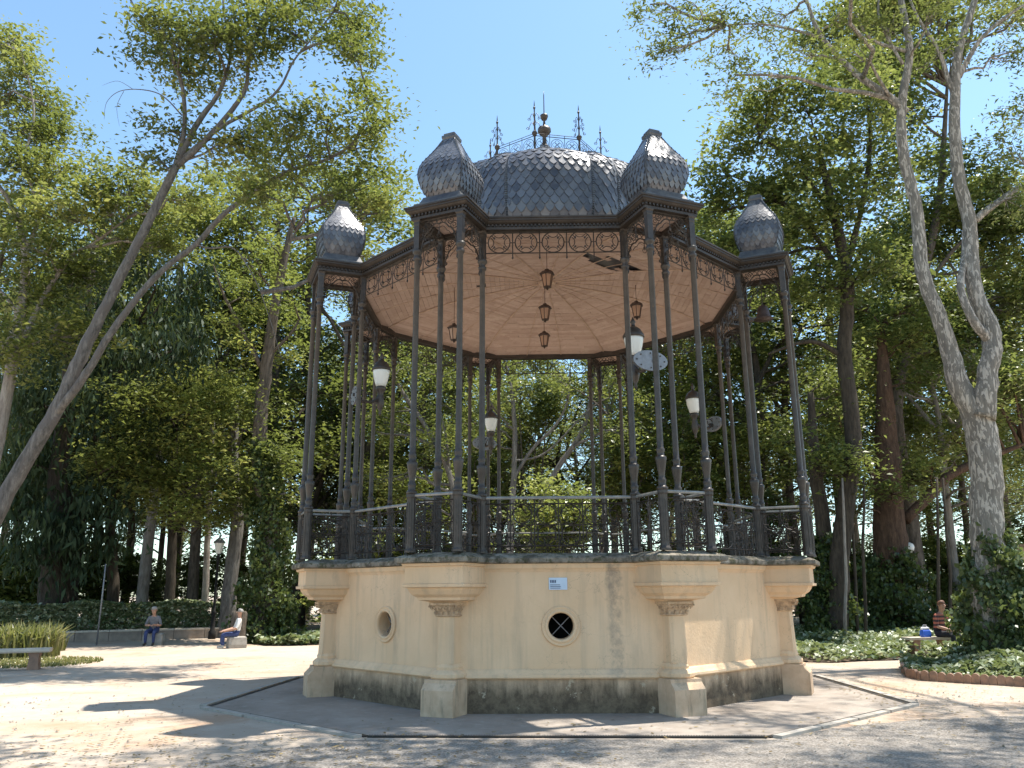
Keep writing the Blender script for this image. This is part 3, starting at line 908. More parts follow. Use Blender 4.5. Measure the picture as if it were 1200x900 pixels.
for a in BAY: link('ceiling_batten', rme2, BS, rz=rzof(a)); link('ceiling_batten', rme3, BS, rz=rzof(a))
m = MB(); m.lathe([(.02, 7.60), (.15, 7.615), (.17, 7.635), (.16, 7.66)], 16); m.build('ceiling_rose', M_CRIB, BS, smooth=True)
m = MB(); m.rings([[(2.45*math.sin(rad(v)), -2.45*math.cos(rad(v)), z) for v in VERT] for z in (7.70, 7.72)]); m.build('dark_attic_backing', M_DARK, BS)  # added near-black sheet: painted darkness of the roof space above the broken boards
so = MB(); tint = []
for i in range(11):
    x0 = 3.74 + i*.072; so.box(x0 + .003, x0 + .069, -.43, .43, 7.15, 7.165); tint += [random.Random(i).random()]*8
som = so.mesh('pavilion_soffit', M_BOARD); at = som.attributes.new('tint', 'FLOAT', 'POINT'); at.data.foreach_set('value', tint)
for a in VERT: link('pavilion_soffit', som, BS, rz=rzof(a))
# loose boards hanging at the hole
Rh = Matrix.Rotation(rzof(45), 4, 'Z')
for (x0, y0, z0), (x1, y1, z1) in (((1.30, -.05, 7.57), (1.78, -.02, 7.36)), ((1.42, .36, 7.55), (1.85, .42, 7.46))):
    p0, p1 = Rh @ Vector((x0, y0, z0)), Rh @ Vector((x1, y1, z1)); d = (p1 - p0); side = d.cross(Vector((0, 0, 1))).normalized()*.04; up = Vector((0, 0, .007))
    m = MB(); m.rings([[p - side - up, p + side - up, p + side + up, p - side + up] for p in (p0, p1)])
    o = m.build('loose_board', M_BOARD, BS); at = o.data.attributes.new('tint', 'FLOAT', 'POINT'); at.data.foreach_set('value', [.8]*8)

# ------------------------------------------------------------------ things on the bandstand
def lantern(x, y, ztop, zc, label):
    t = thing('hanging_lantern', label, 'lantern', (x, y, zc), .3, 'lanterns hanging from the bandstand ceiling'); t.scale = (.82, .82, .82)
    m = MB(); m.lathe([(.17, .10), (.175, .115), (.11, .17), (.05, .20), (.05, .22), (.02, .235)], 6); m.build('lantern_cap', M_LANT, t)
    m = MB(); m.lathe([(.075, -.18), (.125, .09)], 6); g = m.build('lantern_glass', M_AMBER, t)
    m = MB()
    for j in range(6):
        a = 2*math.pi*j/6; m.tube([(.08*math.cos(a), .08*math.sin(a), -.19), (.132*math.cos(a), .132*math.sin(a), .10)], .010, 4)
    m.lathe([(.09, -.20), (.09, -.18)], 6); m.lathe([(.135, .085), (.14, .10)], 6); m.lathe([(.01, -.26), (.03, -.23), (.02, -.20)], 6)
    m.build('lantern_frame', M_LANT, t)
    m = MB(); m.tube([(0, 0, .22), (0, 0, (ztop - zc)/.82)], .007, 5); m.build('chain', M_LANT, t)
lantern(-.05, -1.8, 7.60, 7.02, 'brown lantern hanging from the ceiling above the front bay railing')
lantern(-.05, 0, 7.60, 7.02, 'brown lantern hanging from the very centre of the boarded ceiling')
lantern(-.03, 1.8, 7.58, 7.02, 'brown lantern hanging from the ceiling farthest behind the central one')
lantern(1.78, 0, 7.58, 7.05, 'brown lantern hanging by the broken ceiling boards above the grey oval plate')
lantern(-1.87, 0, 7.58, 6.62, 'brown lantern on the longest chain under the ceiling')

def bracket_lamp(a, label):
    """local x points to the bandstand centre"""
    R_, T_ = pdir(a); p = R_*RI
    t = thing('bracket_lamp', label, 'lamp', (p[0], p[1], 0), rzof(a) + math.pi, 'globe lamps on the bandstand columns')
    m = MB(); prof = []
    n = 22
    rr = [(y, z) for y, z in [((.30 if abs(math.cos(t_)) > .3 else .30)*math.cos(t_), 5.0 + .16*math.sin(t_)) for t_ in np.linspace(0, 2*math.pi, n, endpoint=False)]]
    m.rings([[(x, y*k_, 5.0 + (z - 5.0)*k_) for y, z in rr] for x, k_ in ((-.02, .93), (-.02, 1.0), (.02, 1.0), (.02, .93), (.026, .9))])
    pl = m.build('wall_plate', M_GREYM, t)
    m = MB()
    for t_ in np.linspace(0, 2*math.pi, 8, endpoint=False): m.tube([(-.03, .24*math.cos(t_), 5.0 + .115*math.sin(t_)), (.035, .24*math.cos(t_), 5.0 + .115*math.sin(t_))], .013, 6)
    m.tube([(-.045, -.06, 5.0), (.05, -.06, 5.0)], .03, 8)
    m.build('bolts', M_IRON, pl)
    m = MB(); m.tube([(.02, 0, 4.98), (.14, 0, 4.90), (.30, 0, 4.90), (.40, 0, 4.96), (.45, 0, 5.03)], [.035, .03, .026, .03, .04], 8)
    pts = [(.10 + .12*math.cos(t_)*(1 - t_/9), 0, 5.02 + .10*math.sin(t_)*(1 - t_/9)) for t_ in np.linspace(0, 6.5, 18)]; m.tube(pts, .012, 5)
    m.build('bracket_arm', M_IRON, t)
    m = MB(); m.lathe([(.012, 4.66), (.03, 4.70), (.02, 4.74), (.05, 4.80), (.075, 4.90), (.06, 5.02), (.05, 5.08), (.085, 5.13), (.10, 5.17), (.085, 5.20)], 12, c=(.46, 0)); m.build('lamp_cup', M_IRON, t, smooth=True)
    m = MB(); m.lathe([(.085, 5.20), (.105, 5.25), (.135, 5.36), (.152, 5.46), (.155, 5.50)], 18, c=(.46, 0)); m.build('lamp_globe', M_OPAL, t, smooth=True)
    m = MB(); m.lathe([(.17, 5.495), (.175, 5.52), (.165, 5.55), (.15, 5.57), (.12, 5.63), (.07, 5.67), (.035, 5.69), (.03, 5.74), (.045, 5.76), (.03, 5.79), (.004, 5.85)], 16, c=(.46, 0)); m.build('lamp_hood', M_IRON, t, smooth=True)
bracket_lamp(22.5, 'globe lamp beside a pale grey oval plate on the front columns')
bracket_lamp(-67.5, 'globe lamp with its plate edge-on between the columns facing the leaning tree')
bracket_lamp(112.5, 'globe lamp with a dark oval plate on rear columns facing the mottled tree')
bracket_lamp(-157.5, 'globe lamp on rear columns above the railing beside slanting stems')
# bell-shaped pendant inside a corner pavilion
t = thing('pendant_lamp', 'dark bell-shaped pendant lamp under the corner pavilion facing the mottled tree', 'lamp', (3.80, -1.59, 6.41))
m = MB(); m.lathe([(.17, -.13), (.155, -.12), (.12, -.06), (.10, .04), (.075, .11), (.03, .14)], 14); m.build('shade', M_LANT, t, smooth=True)
m = MB(); m.tube([(0, 0, .13), (0, 0, .62)], .008, 5); m.build('cord', M_LANT, t)
# small pale notice on the front wall
t = thing('notice_plate', 'small pale blue notice fixed high on the cream front wall', 'notice', (-.03, -AW - .004, 1.71))
m = MB(); m.box(-.128, .128, -.008, 0, -.082, .082); m.build('plate', simple('notice_blue', (.58, .68, .80), (.50, .60, .72), 9, .5), t)
m = MB(); r2 = random.Random(3)
for i in range(4):
    x = -.11 + .022*i; m.box(x, x + .015, -.011, -.0085, .012, .05)
for i in range(3): m.box(-.11, .02 + .03*r2.random(), -.011, -.0085, -.02 - .022*i, -.012 - .022*i)
m.build('print', simple('notice_print', (.05, .07, .14), rough=.6), t)

# ------------------------------------------------------------------ vegetation
def leaf_mesh(name, C_, mat, size, rs, droop=0.0, aspect=.52, up=1.0, jit=.5, curl=.12, tint=None):
    """one folded diamond per leaf; C_ = (n,3) leaf positions"""
    n = len(C_)
    nm = rs.normal(size=(n, 3)); nm /= np.linalg.norm(nm, axis=1)[:, None]
    nm[:, 2] = np.abs(nm[:, 2]) + up; nm /= np.linalg.norm(nm, axis=1)[:, None]
    ax = rs.normal(size=(n, 3)); ax[:, 2] -= droop
    ax -= nm * np.sum(ax*nm, axis=1)[:, None] * (1.0 if droop < 1 else .2)
    ax /= np.linalg.norm(ax, axis=1)[:, None] + 1e-9
    sd = np.cross(ax, nm); sd /= np.linalg.norm(sd, axis=1)[:, None] + 1e-9
    ln = size * (1 + jit*(rs.random(n)*2 - 1)); w = ln*aspect*.5
    V = np.empty((n, 4, 3))
    V[:, 0] = C_ - ax*(ln*.5)[:, None]
    V[:, 2] = C_ + ax*(ln*.5)[:, None] - nm*(ln*curl)[:, None]
    mid = C_ - ax*(ln*.05)[:, None] + nm*(ln*curl*.5)[:, None]
    V[:, 1] = mid - sd*w[:, None]; V[:, 3] = mid + sd*w[:, None]
    return quad_mesh(name, V, rs.random(n) if tint is None else tint, mat)

def quad_mesh(name, V, tint, mat):
    n = len(V)
    me = bpy.data.meshes.new(name)
    me.vertices.add(n*4); me.vertices.foreach_set('co', V.reshape(-1).astype(np.float32))
    me.loops.add(n*4); me.loops.foreach_set('vertex_index', np.arange(n*4, dtype=np.int32))
    me.polygons.add(n); me.polygons.foreach_set('loop_start', np.arange(0, n*4, 4, dtype=np.int32))
    me.polygons.foreach_set('loop_total', np.full(n, 4, dtype=np.int32))
    me.update(calc_edges=True)
    at = me.attributes.new('tint', 'FLOAT', 'POINT'); at.data.foreach_set('value', np.repeat(tint, 4).astype(np.float32))
    me.materials.append(mat)
    return me

def crown_points(clumps, rs, dens=1.0, per=16, spread=.30, shell=2.2, vstretch=.75):
    dens, per, spread, vstretch = dens*.46, per*2.3, spread*1.22, vstretch*.72
    """clumps: (x,y,z,rx,ry,rz). leaves sit in twig-sized tufts inside each clump"""
    pts = []; tw = []; tn = []
    for c in clumps:
        c = np.array(c, float)
        area = (c[3]*c[4] + c[4]*c[5] + c[3]*c[5]) / 3
        nt_ = max(5, int(dens * 13 * area))
        d = rs.normal(size=(nt_, 3)); d /= np.linalg.norm(d, axis=1)[:, None]
        q = d * (rs.random(nt_)**(1/shell))[:, None] * (1 + .18*rs.normal(size=nt_))[:, None]
        cen = c[:3] + q*c[3:6]
        tw.append(cen)
        k_ = rs.poisson(per, nt_)
        rep = np.repeat(np.arange(nt_), k_)
        s_ = spread * (.6 + .8*rs.random(nt_))
        off = rs.normal(size=(len(rep), 3)) * s_[rep][:, None] * np.array([1, 1, vstretch])
        pts.append(cen[rep] + off)
        tv = rs.rand()*.42 + rs.rand(nt_)[rep]*.38 + rs.rand(len(rep))*.30  # clump and tuft tones put bright sunlit and dark masses into the leaf colour
        tn.append(np.clip((tv - .55)*1.5 + .5, 0, 1))
    return np.concatenate(pts), tw, np.concatenate(tn)

def wander(a, b, rs, n=5, amp=.08, sag=0.0):
    a, b = np.array(a, float), np.array(b, float); L = np.linalg.norm(b - a); out = [a]
    o = np.zeros(3)
    for i in range(1, n):
        t = i/n; o = o*.6 + rs.normal(size=3)*amp*L*.6
        out.append(a + (b - a)*t + o*math.sin(t*math.pi) + np.array([0, 0, sag*L*math.sin(t*math.pi)]))
    return out + [b]

def limbs_to_clumps(m, stems, clumps, tw, rs, r0=.09, twigs=10, tr=.014, far=14.0):
    """branches from the nearest stem point (below) to every clump, then twigs to its tufts"""
    P = np.concatenate([np.array(s) for s in stems])
    for c, t in zip(clumps, tw):
        c = np.array(c[:3]); d = np.linalg.norm(P - c, axis=1) + np.maximum(0, P[:, 2] - c[2] + .4)*2.2
        i = int(np.argmin(d)); L = np.linalg.norm(P[i] - c)
        if L > far: continue
        rr = min(r0, .018 + .016*L)
        path = wander(P[i], c, rs, 5, .09, .05)
        m.tube(path, list(np.linspace(rr, rr*.35, 6)), 5)
        sel = rs.permutation(len(t))[:twigs]
        for j in sel:
            m.tube(wander(path[3], t[j], rs, 3, .12), [tr, tr*.8, tr*.6, tr*.4], 3, cap=False)

def resample(pts, rad_, n=5):
    P = np.array(pts, float); out = []; rr = []
    for i in range(len(P) - 1):
        p0 = P[max(i-1, 0)]; p1 = P[i]; p2 = P[i+1]; p3 = P[min(i+2, len(P)-1)]
        for t in np.linspace(0, 1, n, endpoint=False):
            out.append(.5*((2*p1) + (-p0 + p2)*t + (2*p0 - 5*p1 + 4*p2 - p3)*t*t + (-p0 + 3*p1 - 3*p2 + p3)*t**3))
            rr.append(rad_[i] + (rad_[i+1] - rad_[i])*t)
    out.append(P[-1]); rr.append(rad_[-1])
    return out, rr

def pix_clumps(lst, depth, rs, dj=1.5):
    """(u, v, ru, rv[, depth offset]) in photo pixels -> world ellipsoids at the tree's own distance"""
    out = []
    for e in lst:
        dd = depth + (e[4] if len(e) > 4 else rs.uniform(-dj, dj))
        p = W(e[0], e[1], dd); s_ = np.linalg.norm(p - CAM)/F_PX*.98
        out.append((p[0], p[1], p[2], e[2]*s_, max(.8, (e[2] + e[3])*.55*s_), e[3]*s_))
    return out

def make_tree(name, label, cat, stems, clumps, lmat, bmat, seed, lsize=.2, dens=1.0, per=16, spread=.3, group=None,
              droop=0.0, aspect=.48, twigs=10, r0=.10, sides=9, wob=.12, up=1.0, vstretch=.75, dark=None, smooth=True, far=14.0):
    """stems: list of (points, radii); first stem starts at the ground"""
    rs = np.random.RandomState(seed); rg = random.Random(seed)
    base = np.array(stems[0][0][0], float)
    t = thing(name, label, cat, tuple(base), 0, group)
    m = MB(); paths = []
    for pts, rr in stems:
        P, R_ = resample(pts, rr, 6)
        jit = rs.normal(size=(len(P), 3)) * (np.array(R_)*.05)[:, None]; jit[0] = 0
        P = [p + j for p, j in zip(P, jit)]
        m.tube(P, R_, sides, wob=wob, rng=rg); paths.append(P)
    cl = clumps
    if cl:
        pts, tw, tn = crown_points(cl, rs, dens, per, spread, vstretch=vstretch)
        limbs_to_clumps(m, paths, cl, tw, rs, r0, twigs, far=far)
    m.v = [(x - base[0], y - base[1], z - base[2]) for x, y, z in m.v]
    m.build('trunk', bmat, t, smooth)
    if cl:
        me = leaf_mesh('crown', pts - base, lmat, lsize, rs, droop, aspect, up, tint=tn)
        link('crown', me, t)
    return t

def S(depth, pix, radii):
    """stem through photo pixels at one distance (pixel triples may carry a distance offset)"""
    return ([W(p[0], p[1], depth + (p[2] if len(p) > 2 else 0)) for p in pix], radii)
def ground_at(u, depth):
    p = W(u, 700, depth); return np.array([p[0], p[1], -.15])
def SG(depth, u0, pix, radii):
    pts, r = S(depth, pix, radii); return ([ground_at(u0, depth)] + pts, r)
RS = np.random.RandomState(11)

# --- leaning tree on the left
D = 20.0
st = [SG(D, -78, [(-40, 672), (19, 560), (67, 479), (90, 429), (118, 370), (160, 288), (207, 194)], [0.243, 0.211, 0.19, 0.179, 0.169, 0.142, 0.126, 0.106]),
      S(D, [(62, 488), (93, 450, -.25), (140, 376, -.3), (187, 320, -.2), (230, 286), (267, 247), (333, 203), (387, 185), (418, 162), (440, 120)], [0.106, 0.1, 0.0896, 0.0792, 0.0739, 0.0686, 0.0528, 0.0422, 0.0317, 0.0158]),
      S(D, [(205, 198), (216, 150), (212, 95), (190, 50), (165, 20), (145, -15)], [0.0792, 0.0634, 0.0528, 0.0422, 0.0317, 0.0211]),
      S(D, [(205, 198), (228, 150), (258, 105), (270, 60), (262, 10), (262, -40)], [0.0896, 0.0792, 0.0581, 0.0422, 0.0317, 0.0211]),
      S(D, [(207, 195), (240, 165), (285, 110), (292, 70), (310, 20), (320, -30)], [0.0848, 0.0739, 0.0634, 0.0475, 0.0317, 0.0211]),
      S(D, [(215, 185), (258, 150), (320, 112), (345, 70), (370, 40), (410, -10)], [0.0634, 0.0528, 0.037, 0.0264, 0.0211, 0.0158]),
      S(D, [(213, 135), (190, 112), (165, 105), (140, 107), (125, 120), (122, 140)], [0.0211, 0.0158, 0.0132, 0.00952, 0.00634, 0.00317]),
      S(D, [(155, 104), (138, 95), (120, 100)], [0.00739, 0.00528, 0.00264]),
      S(D, [(145, 107), (137, 125), (140, 148)], [0.00739, 0.00528, 0.00264]),
      S(D, [(230, 286), (245, 291), (275, 292), (300, 330), (315, 370), (330, 420)], [0.0264, 0.0238, 0.0185, 0.0158, 0.0106, 0.00634]),
      S(D, [(333, 203), (365, 230), (350, 262), (343, 280)], [0.0264, 0.0211, 0.0264, 0.0317])]
cl = pix_clumps([(205, 45, 42, 34), (250, 30, 48, 36), (300, 25, 48, 34), (232, 85, 42, 24), (285, 70, 42, 26), (180, 55, 20, 30), (178, 20, 18, 18), (335, 35, 36, 26),
                 (380, 20, 40, 22), (415, 30, 30, 26), (430, 62, 22, 22), (400, 52, 26, 20), (325, -30, 60, 28), (240, -40, 70, 30), (400, -30, 50, 25),
                 (300, 160, 48, 26), (340, 150, 44, 28), (385, 140, 34, 26), (430, 110, 26, 30), (442, 145, 24, 28), (420, 175, 36, 26), (370, 180, 44, 24),
                 (330, 200, 44, 22), (440, 205, 28, 30), (445, 250, 28, 34), (400, 225, 40, 24), (440, 300, 26, 28), (270, 180, 34, 22), (300, 225, 34, 20), (205, 150, 34, 18), (180, 180, 24, 16)], D, RS)
make_tree('leaning_tree', 'tall leaning tree with bare forked grey-brown trunk slanting up towards the bandstand', 'tree', st, cl, L_OLIVE, B_LEAN, 21, lsize=.14, dens=3.5, per=26, spread=.25, r0=.07, twigs=26)

# --- pale branched tree, far left
D = 26.0
st = [SG(D, -40, [(-20, 600), (5, 480), (22, 380), (30, 320), (26, 275), (10, 235), (-15, 200)], [0.26, 0.223, 0.198, 0.174, 0.149, 0.112, 0.0868, 0.0496]),
      S(D, [(10, 440), (50, 350), (85, 300), (110, 285), (150, 255)], [0.0992, 0.0868, 0.062, 0.0496, 0.0248]),
      S(D, [(28, 300), (45, 250), (30, 190), (40, 130), (25, 60)], [0.0806, 0.062, 0.0496, 0.0372, 0.0186]),
      S(D, [(35, 245), (60, 210), (90, 195), (115, 205)], [0.0496, 0.0372, 0.0248, 0.0124]),
      S(D, [(0, 415), (20, 370), (-10, 330)], [0.093, 0.0744, 0.0372])]
cl = pix_clumps([(8, 55, 26, 30), (0, 110, 30, 34), (25, 90, 16, 26), (22, 150, 36, 24), (60, 125, 24, 20), (62, 160, 30, 22), (20, 190, 44, 22), (85, 190, 30, 16), (50, 215, 40, 20),
                 (110, 220, 28, 14), (20, 250, 40, 24), (80, 245, 40, 20), (130, 245, 34, 18), (40, 290, 50, 24), (150, 215, 34, 20), (180, 240, 40, 26), (150, 285, 40, 22), (95, 320, 44, 26), (40, 345, 46, 30), (200, 285, 36, 26), (225, 225, 34, 24), (20, 400, 40, 36), (90, 390, 40, 30)], D, RS)
make_tree('pale_branched_tree', 'pale-limbed tree beside the leaning tree with airy olive foliage', 'tree', st, cl, L_OLIVE, B_PALE, 22, lsize=.17, dens=3.1, per=26, spread=.28, r0=.08, twigs=24)

# --- dark weeping conifer
D = 31.0
st = [SG(D, 66, [(66, 650), (72, 560), (85, 430), (110, 300), (140, 220)], [.62, .52, .44, .32, .18, .05]),
      SG(D + .4, 84, [(82, 680), (90, 600), (120, 480), (160, 380)], [.30, .26, .22, .14, .05])]
rsx = np.random.RandomState(5); cl = []
for u, v, w_ in [(140, 250, 20), (110, 300, 34), (170, 300, 34), (70, 340, 40), (130, 350, 44), (190, 340, 34), (215, 370, 34), (50, 400, 44), (100, 410, 50), (160, 410, 46), (205, 410, 36), (235, 330, 26), (235, 395, 22),
               (30, 470, 44), (80, 480, 50), (135, 480, 50), (180, 470, 40), (20, 540, 40), (70, 550, 52), (120, 550, 48), (165, 530, 36), (25, 600, 40), (80, 610, 50), (125, 600, 40), (100, 650, 28), (35, 645, 30)]:
    cl.append((u, v, w_*.62, w_*1.0))
cl = pix_clumps(cl, D, rsx, 2.5)
make_tree('weeping_conifer', 'dark green conifer with drooping sprays and a thick black trunk', 'tree', st, cl, L_CONIF, B_DARK, 23, lsize=.34, dens=1.5, per=20, spread=.30, droop=2.6, aspect=.26, up=.05, vstretch=1.7, twigs=6, r0=.09)

# --- tall tree with lime canopy and ivy-wrapped foot
D = 29.0
st = [SG(D, 312, [(314, 690), (318, 620), (304, 540), (312, 430), (325, 345), (336, 290), (345, 255)], [0.374, 0.331, 0.302, 0.274, 0.223, 0.173, 0.13, 0.072]),
      S(D, [(306, 430), (280, 380), (262, 345), (250, 310)], [0.101, 0.072, 0.0504, 0.0216]), S(D, [(325, 345), (300, 318), (285, 300)], [0.0576, 0.036, 0.0216]), S(D, [(312, 420), (340, 392), (352, 372)], [0.072, 0.0504, 0.0288])]
cl = pix_clumps([(318, 320, 30, 22), (290, 300, 24, 16), (338, 345, 24, 22), (300, 350, 28, 22), (310, 285, 26, 14), (345, 385, 20, 26), (275, 335, 20, 16), (335, 420, 22, 24), (290, 400, 26, 20), (268, 375, 22, 18)], D, RS)
make_tree('lime_canopy_tree', 'straight tree with a lime-yellow canopy and ivy round its dark foot', 'tree', st, cl, L_LIME, B_BROWN, 24, lsize=.16, dens=2.0, per=24, spread=.28, r0=.08)

# --- right: mottled tree
D = 19.0
st = [SG(D, 1168, [(1165, 720), (1158, 640), (1155, 560), (1150, 505), (1140, 470)], [0.488, 0.414, 0.355, 0.34, 0.348, 0.326, 0.281]),
      S(D, [(1146, 490), (1124, 452), (1107, 390), (1081, 318), (1074, 245), (1059, 182), (1057, 120), (1066, 60), (1056, 0), (1050, -60)], [0.296, 0.252, 0.185, 0.163, 0.148, 0.133, 0.111, 0.0962, 0.0814, 0.0518]),
      S(D, [(1152, 490, -.2), (1158, 440, -.3), (1162, 392, -.3), (1141, 335, -.2), (1136, 262), (1122, 195), (1119, 110), (1124, 58), (1142, 0), (1150, -60)], [0.266, 0.222, 0.207, 0.178, 0.163, 0.148, 0.126, 0.104, 0.0814, 0.0518]),
      S(D, [(1160, 400, -.3), (1141, 376, -.5), (1126, 338, -.4), (1130, 300, -.1), (1130, 270, .05)], [0.118,  0.104,  0.0888,  0.074,  .05]),
      S(D, [(1062, 132), (1040, 112), (1005, 88), (975, 58), (958, 35), (945, 0), (930, -40)], [0.111, 0.0962, 0.0814, 0.0666, 0.0518, 0.0444, 0.0222]),
      S(D, [(965, 45), (930, 35), (890, 28), (850, 30)], [0.0444, 0.0333, 0.0222, 0.0111]),
      S(D, [(1142, 258), (1165, 240), (1200, 216), (1240, 195)], [0.0962, 0.0814, 0.0666, 0.037]),
      S(D, [(1120, 120), (1100, 60), (1075, 20), (1060, -20)], [0.0666, 0.0518, 0.037, 0.0222]),
      S(D, [(1124, 90), (1150, 45), (1190, 12), (1230, -10)], [0.074, 0.0518, 0.037, 0.0222]),
      S(D, [(1062, 60), (1020, 45), (1000, 10), (985, -30)], [0.0518, 0.0407, 0.0296, 0.0148]),
      S(D, [(1058, 75), (1030, 20), (1035, -30)], [0.0444, 0.0296, 0.0148])]
cl = pix_clumps([(762, 5, 22, 9), (800, 8, 24, 10), (775, 62, 16, 10), (790, 45, 20, 12), (820, 38, 24, 12), (850, 62, 22, 16), (862, 88, 16, 12), (878, 40, 26, 16), (905, 20, 34, 14), (840, 15, 26, 10), (930, 60, 24, 16),
                 (990, 12, 36, 14), (1040, 30, 30, 18), (1090, 10, 34, 14), (1000, 60, 26, 14), (1170, 30, 30, 14), (1190, 60, 24, 16), (1100, 60, 24, 14), (1195, 130, 24, 20), (1195, 230, 26, 24), (1195, 180, 22, 22)], D, RS)
rq = random.Random(31)
for _ in range(17):
    s_ = rq.uniform(.8, 1.5); q = (rq.uniform(0.5, 13.5), rq.uniform(-5.2, -1.2), rq.uniform(14.8, 17.5), s_, s_, s_*.55)
    if abs(q[0] - (3.2 + .343*q[2])) < 2.2 and abs(q[1] - (-2.6 + .142*q[2])) < 1.8: continue
    cl.append(q)
for x, y, z in [(9, 1, 18.5), (6, 1, 18.5), (12, -1, 17.5), (10, 4, 19), (7, 3, 19), (13, 4, 18), (4, 0, 17.5)]: cl.append((x, y, z, 1.5, 1.5, .7))
st += [([np.array(W(1050, -60, D)), np.array(W(1046, -90, D - .6)), (7.5, -.5, 17.2), (5, -3, 16.6), (2, -4, 16.4)], [.05, .05, .05, .04, .02]), ([np.array(W(1150, -60, D)), np.array(W(1152, -90, D - .6)), (11.5, -1.0, 16.8), (10, -4, 16.5)], [.05, .05, .05, .02])]
make_tree('mottled_tree', 'tall forked tree with peeling mottled pale bark and ivy round its foot', 'tree', st, cl, L_GREEN, B_MOTT, 25, lsize=.13, dens=3.0, per=26, spread=.24, r0=.07, twigs=26, aspect=.36, vstretch=.6, sides=16, wob=.05, far=9)

# --- right background trees
def crowns(seed, boxes, n, rmin, rmax):
    """random clumps inside photo-space boxes (u0,v0,u1,v1)"""
    r_ = random.Random(seed); out = []
    for (u0, v0, u1, v1), k_ in zip(boxes, n):
        for _ in range(k_):
            w_ = r_.uniform(rmin, rmax); out.append((r_.uniform(u0, u1), r_.uniform(v0, v1), w_, w_*r_.uniform(.55, .85)))
    return out
D = 27.0
st = [SG(D, 975, [(985, 640), (1000, 520), (990, 420), (992, 330), (975, 240), (955, 160)], [0.336, 0.304, 0.272, 0.248, 0.224, 0.16, 0.064]),
      S(D, [(992, 420), (950, 400), (900, 415)], [0.112, 0.08, 0.032]), S(D, [(992, 330), (950, 270), (900, 220)], [0.12, 0.08, 0.032]), S(D, [(990, 320), (1010, 240), (1020, 160), (1010, 100)], [0.128, 0.096, 0.064, 0.032]), S(D, [(975, 250), (930, 190), (890, 160)], [0.08, 0.056, 0.024])]
cl = pix_clumps([(905, 100, 34, 24), (880, 128, 28, 22), (855, 175, 30, 24), (838, 205, 24, 20), (825, 250, 22, 22), (862, 225, 30, 24), (905, 160, 36, 28), (945, 115, 40, 30), (990, 85, 40, 26), (940, 190, 42, 30), (900, 230, 36, 28), (1020, 120, 40, 30), (985, 170, 40, 32), (850, 290, 30, 24), (890, 300, 36, 26), (940, 260, 42, 30), (1000, 240, 40, 32), (925, 340, 34, 26), (975, 330, 36, 26), (1035, 200, 36, 34), (1030, 310, 34, 30)], D, RS)
make_tree('broad_crowned_tree', 'tall broad-crowned tree rising behind the bandstand next to the mottled tree', 'tree', st, cl, L_GREEN, B_DARK, 26, lsize=.20, dens=3.0, per=22, spread=.33, r0=.10)
D = 34.0
st = [SG(D, 1075, [(1066, 600), (1050, 480), (1062, 410), (1080, 330), (1100, 240), (1110, 100)], [0.368, 0.32, 0.272, 0.24, 0.208, 0.16, 0.064]), S(D, [(1066, 560), (1045, 480), (1052, 430)], [0.16, 0.128, 0.096]), S(D, [(1075, 350), (1120, 290), (1170, 250)], [0.112, 0.08, 0.032])]
cl = pix_clumps(crowns(3, [(1040, 110, 1190, 330), (1110, 300, 1210, 420), (1000, 330, 1100, 430), (960, -30, 1210, 110)], [16, 7, 6, 16], 24, 40), D, RS)
make_tree('twin_trunk_tree', 'dark twin-trunked tree standing just behind the mottled tree', 'tree', st, cl, L_GREEN, B_BROWN, 27, lsize=.22, dens=2.6, per=21, spread=.34, r0=.10)
D = 31.0
st = [SG(D, 1045, [(1044, 690), (1042, 620), (1040, 540), (1032, 380)], [0.76, 0.64, 0.576, 0.48, .1]), S(D, [(1060, 610), (1110, 560), (1150, 540), (1200, 520)], [0.208, 0.176, 0.144, 0.064]), S(D, [(1042, 600), (1015, 540), (985, 500)], [0.176, 0.128, 0.048])]
cl = pix_clumps(crowns(5, [(960, 440, 1100, 590), (1060, 430, 1210, 560), (985, 350, 1085, 440)], [12, 10, 8], 24, 38), D, RS)
make_tree('reddish_trunk_tree', 'thick reddish-brown trunk with low leafy branches behind the seated person in orange', 'tree', st, cl, L_GREEN, B_RED, 28, lsize=.18, dens=1.7, per=22, spread=.30)
D = 27.5
st = [SG(D, 972, [(970, 690), (965, 620), (955, 540), (950, 460)], [0.32, 0.288, 0.256, 0.208, 0.096])]
cl = pix_clumps(crowns(6, [(900, 420, 1010, 560)], [12], 22, 34), D, RS)
make_tree('ivy_trunk_tree', 'dark tree with an ivy-hung foot right beside the corner of the base', 'tree', st, cl, L_GREEN, B_DARK, 29, lsize=.17, dens=1.7, per=22, spread=.30)

# --- behind the bandstand
D = 30.0
st = [SG(D, 600, [(598, 640), (602, 560), (603, 500), (598, 450), (585, 400)], [0.14, 0.126, 0.105, 0.091, 0.07, 0.035]), SG(D + .3, 612, [(625, 620), (650, 555), (680, 510), (692, 470), (700, 420)], [0.126, 0.112, 0.105, 0.091, 0.077, 0.035]),
      S(D, [(602, 560), (625, 525), (650, 500), (665, 470), (668, 430)], [0.07, 0.063, 0.049, 0.042, 0.021]), S(D, [(603, 505), (580, 480), (565, 450)], [0.049, 0.035, 0.014]), S(D, [(603, 540), (640, 530), (690, 480), (715, 465)], [0.042, 0.035, 0.028, 0.014])]
cl = pix_clumps(crowns(7, [(560, 400, 720, 470), (540, 440, 600, 520), (690, 430, 740, 520)], [12, 4, 4], 22, 34), D, RS)
make_tree('slanting_stem_tree', 'slender tree with several slanting pale stems seen through the bandstand front bay', 'tree', st, cl, L_GREEN, B_LEAN, 30, lsize=.16, dens=1.6, per=20, spread=.30)
D = 31.5
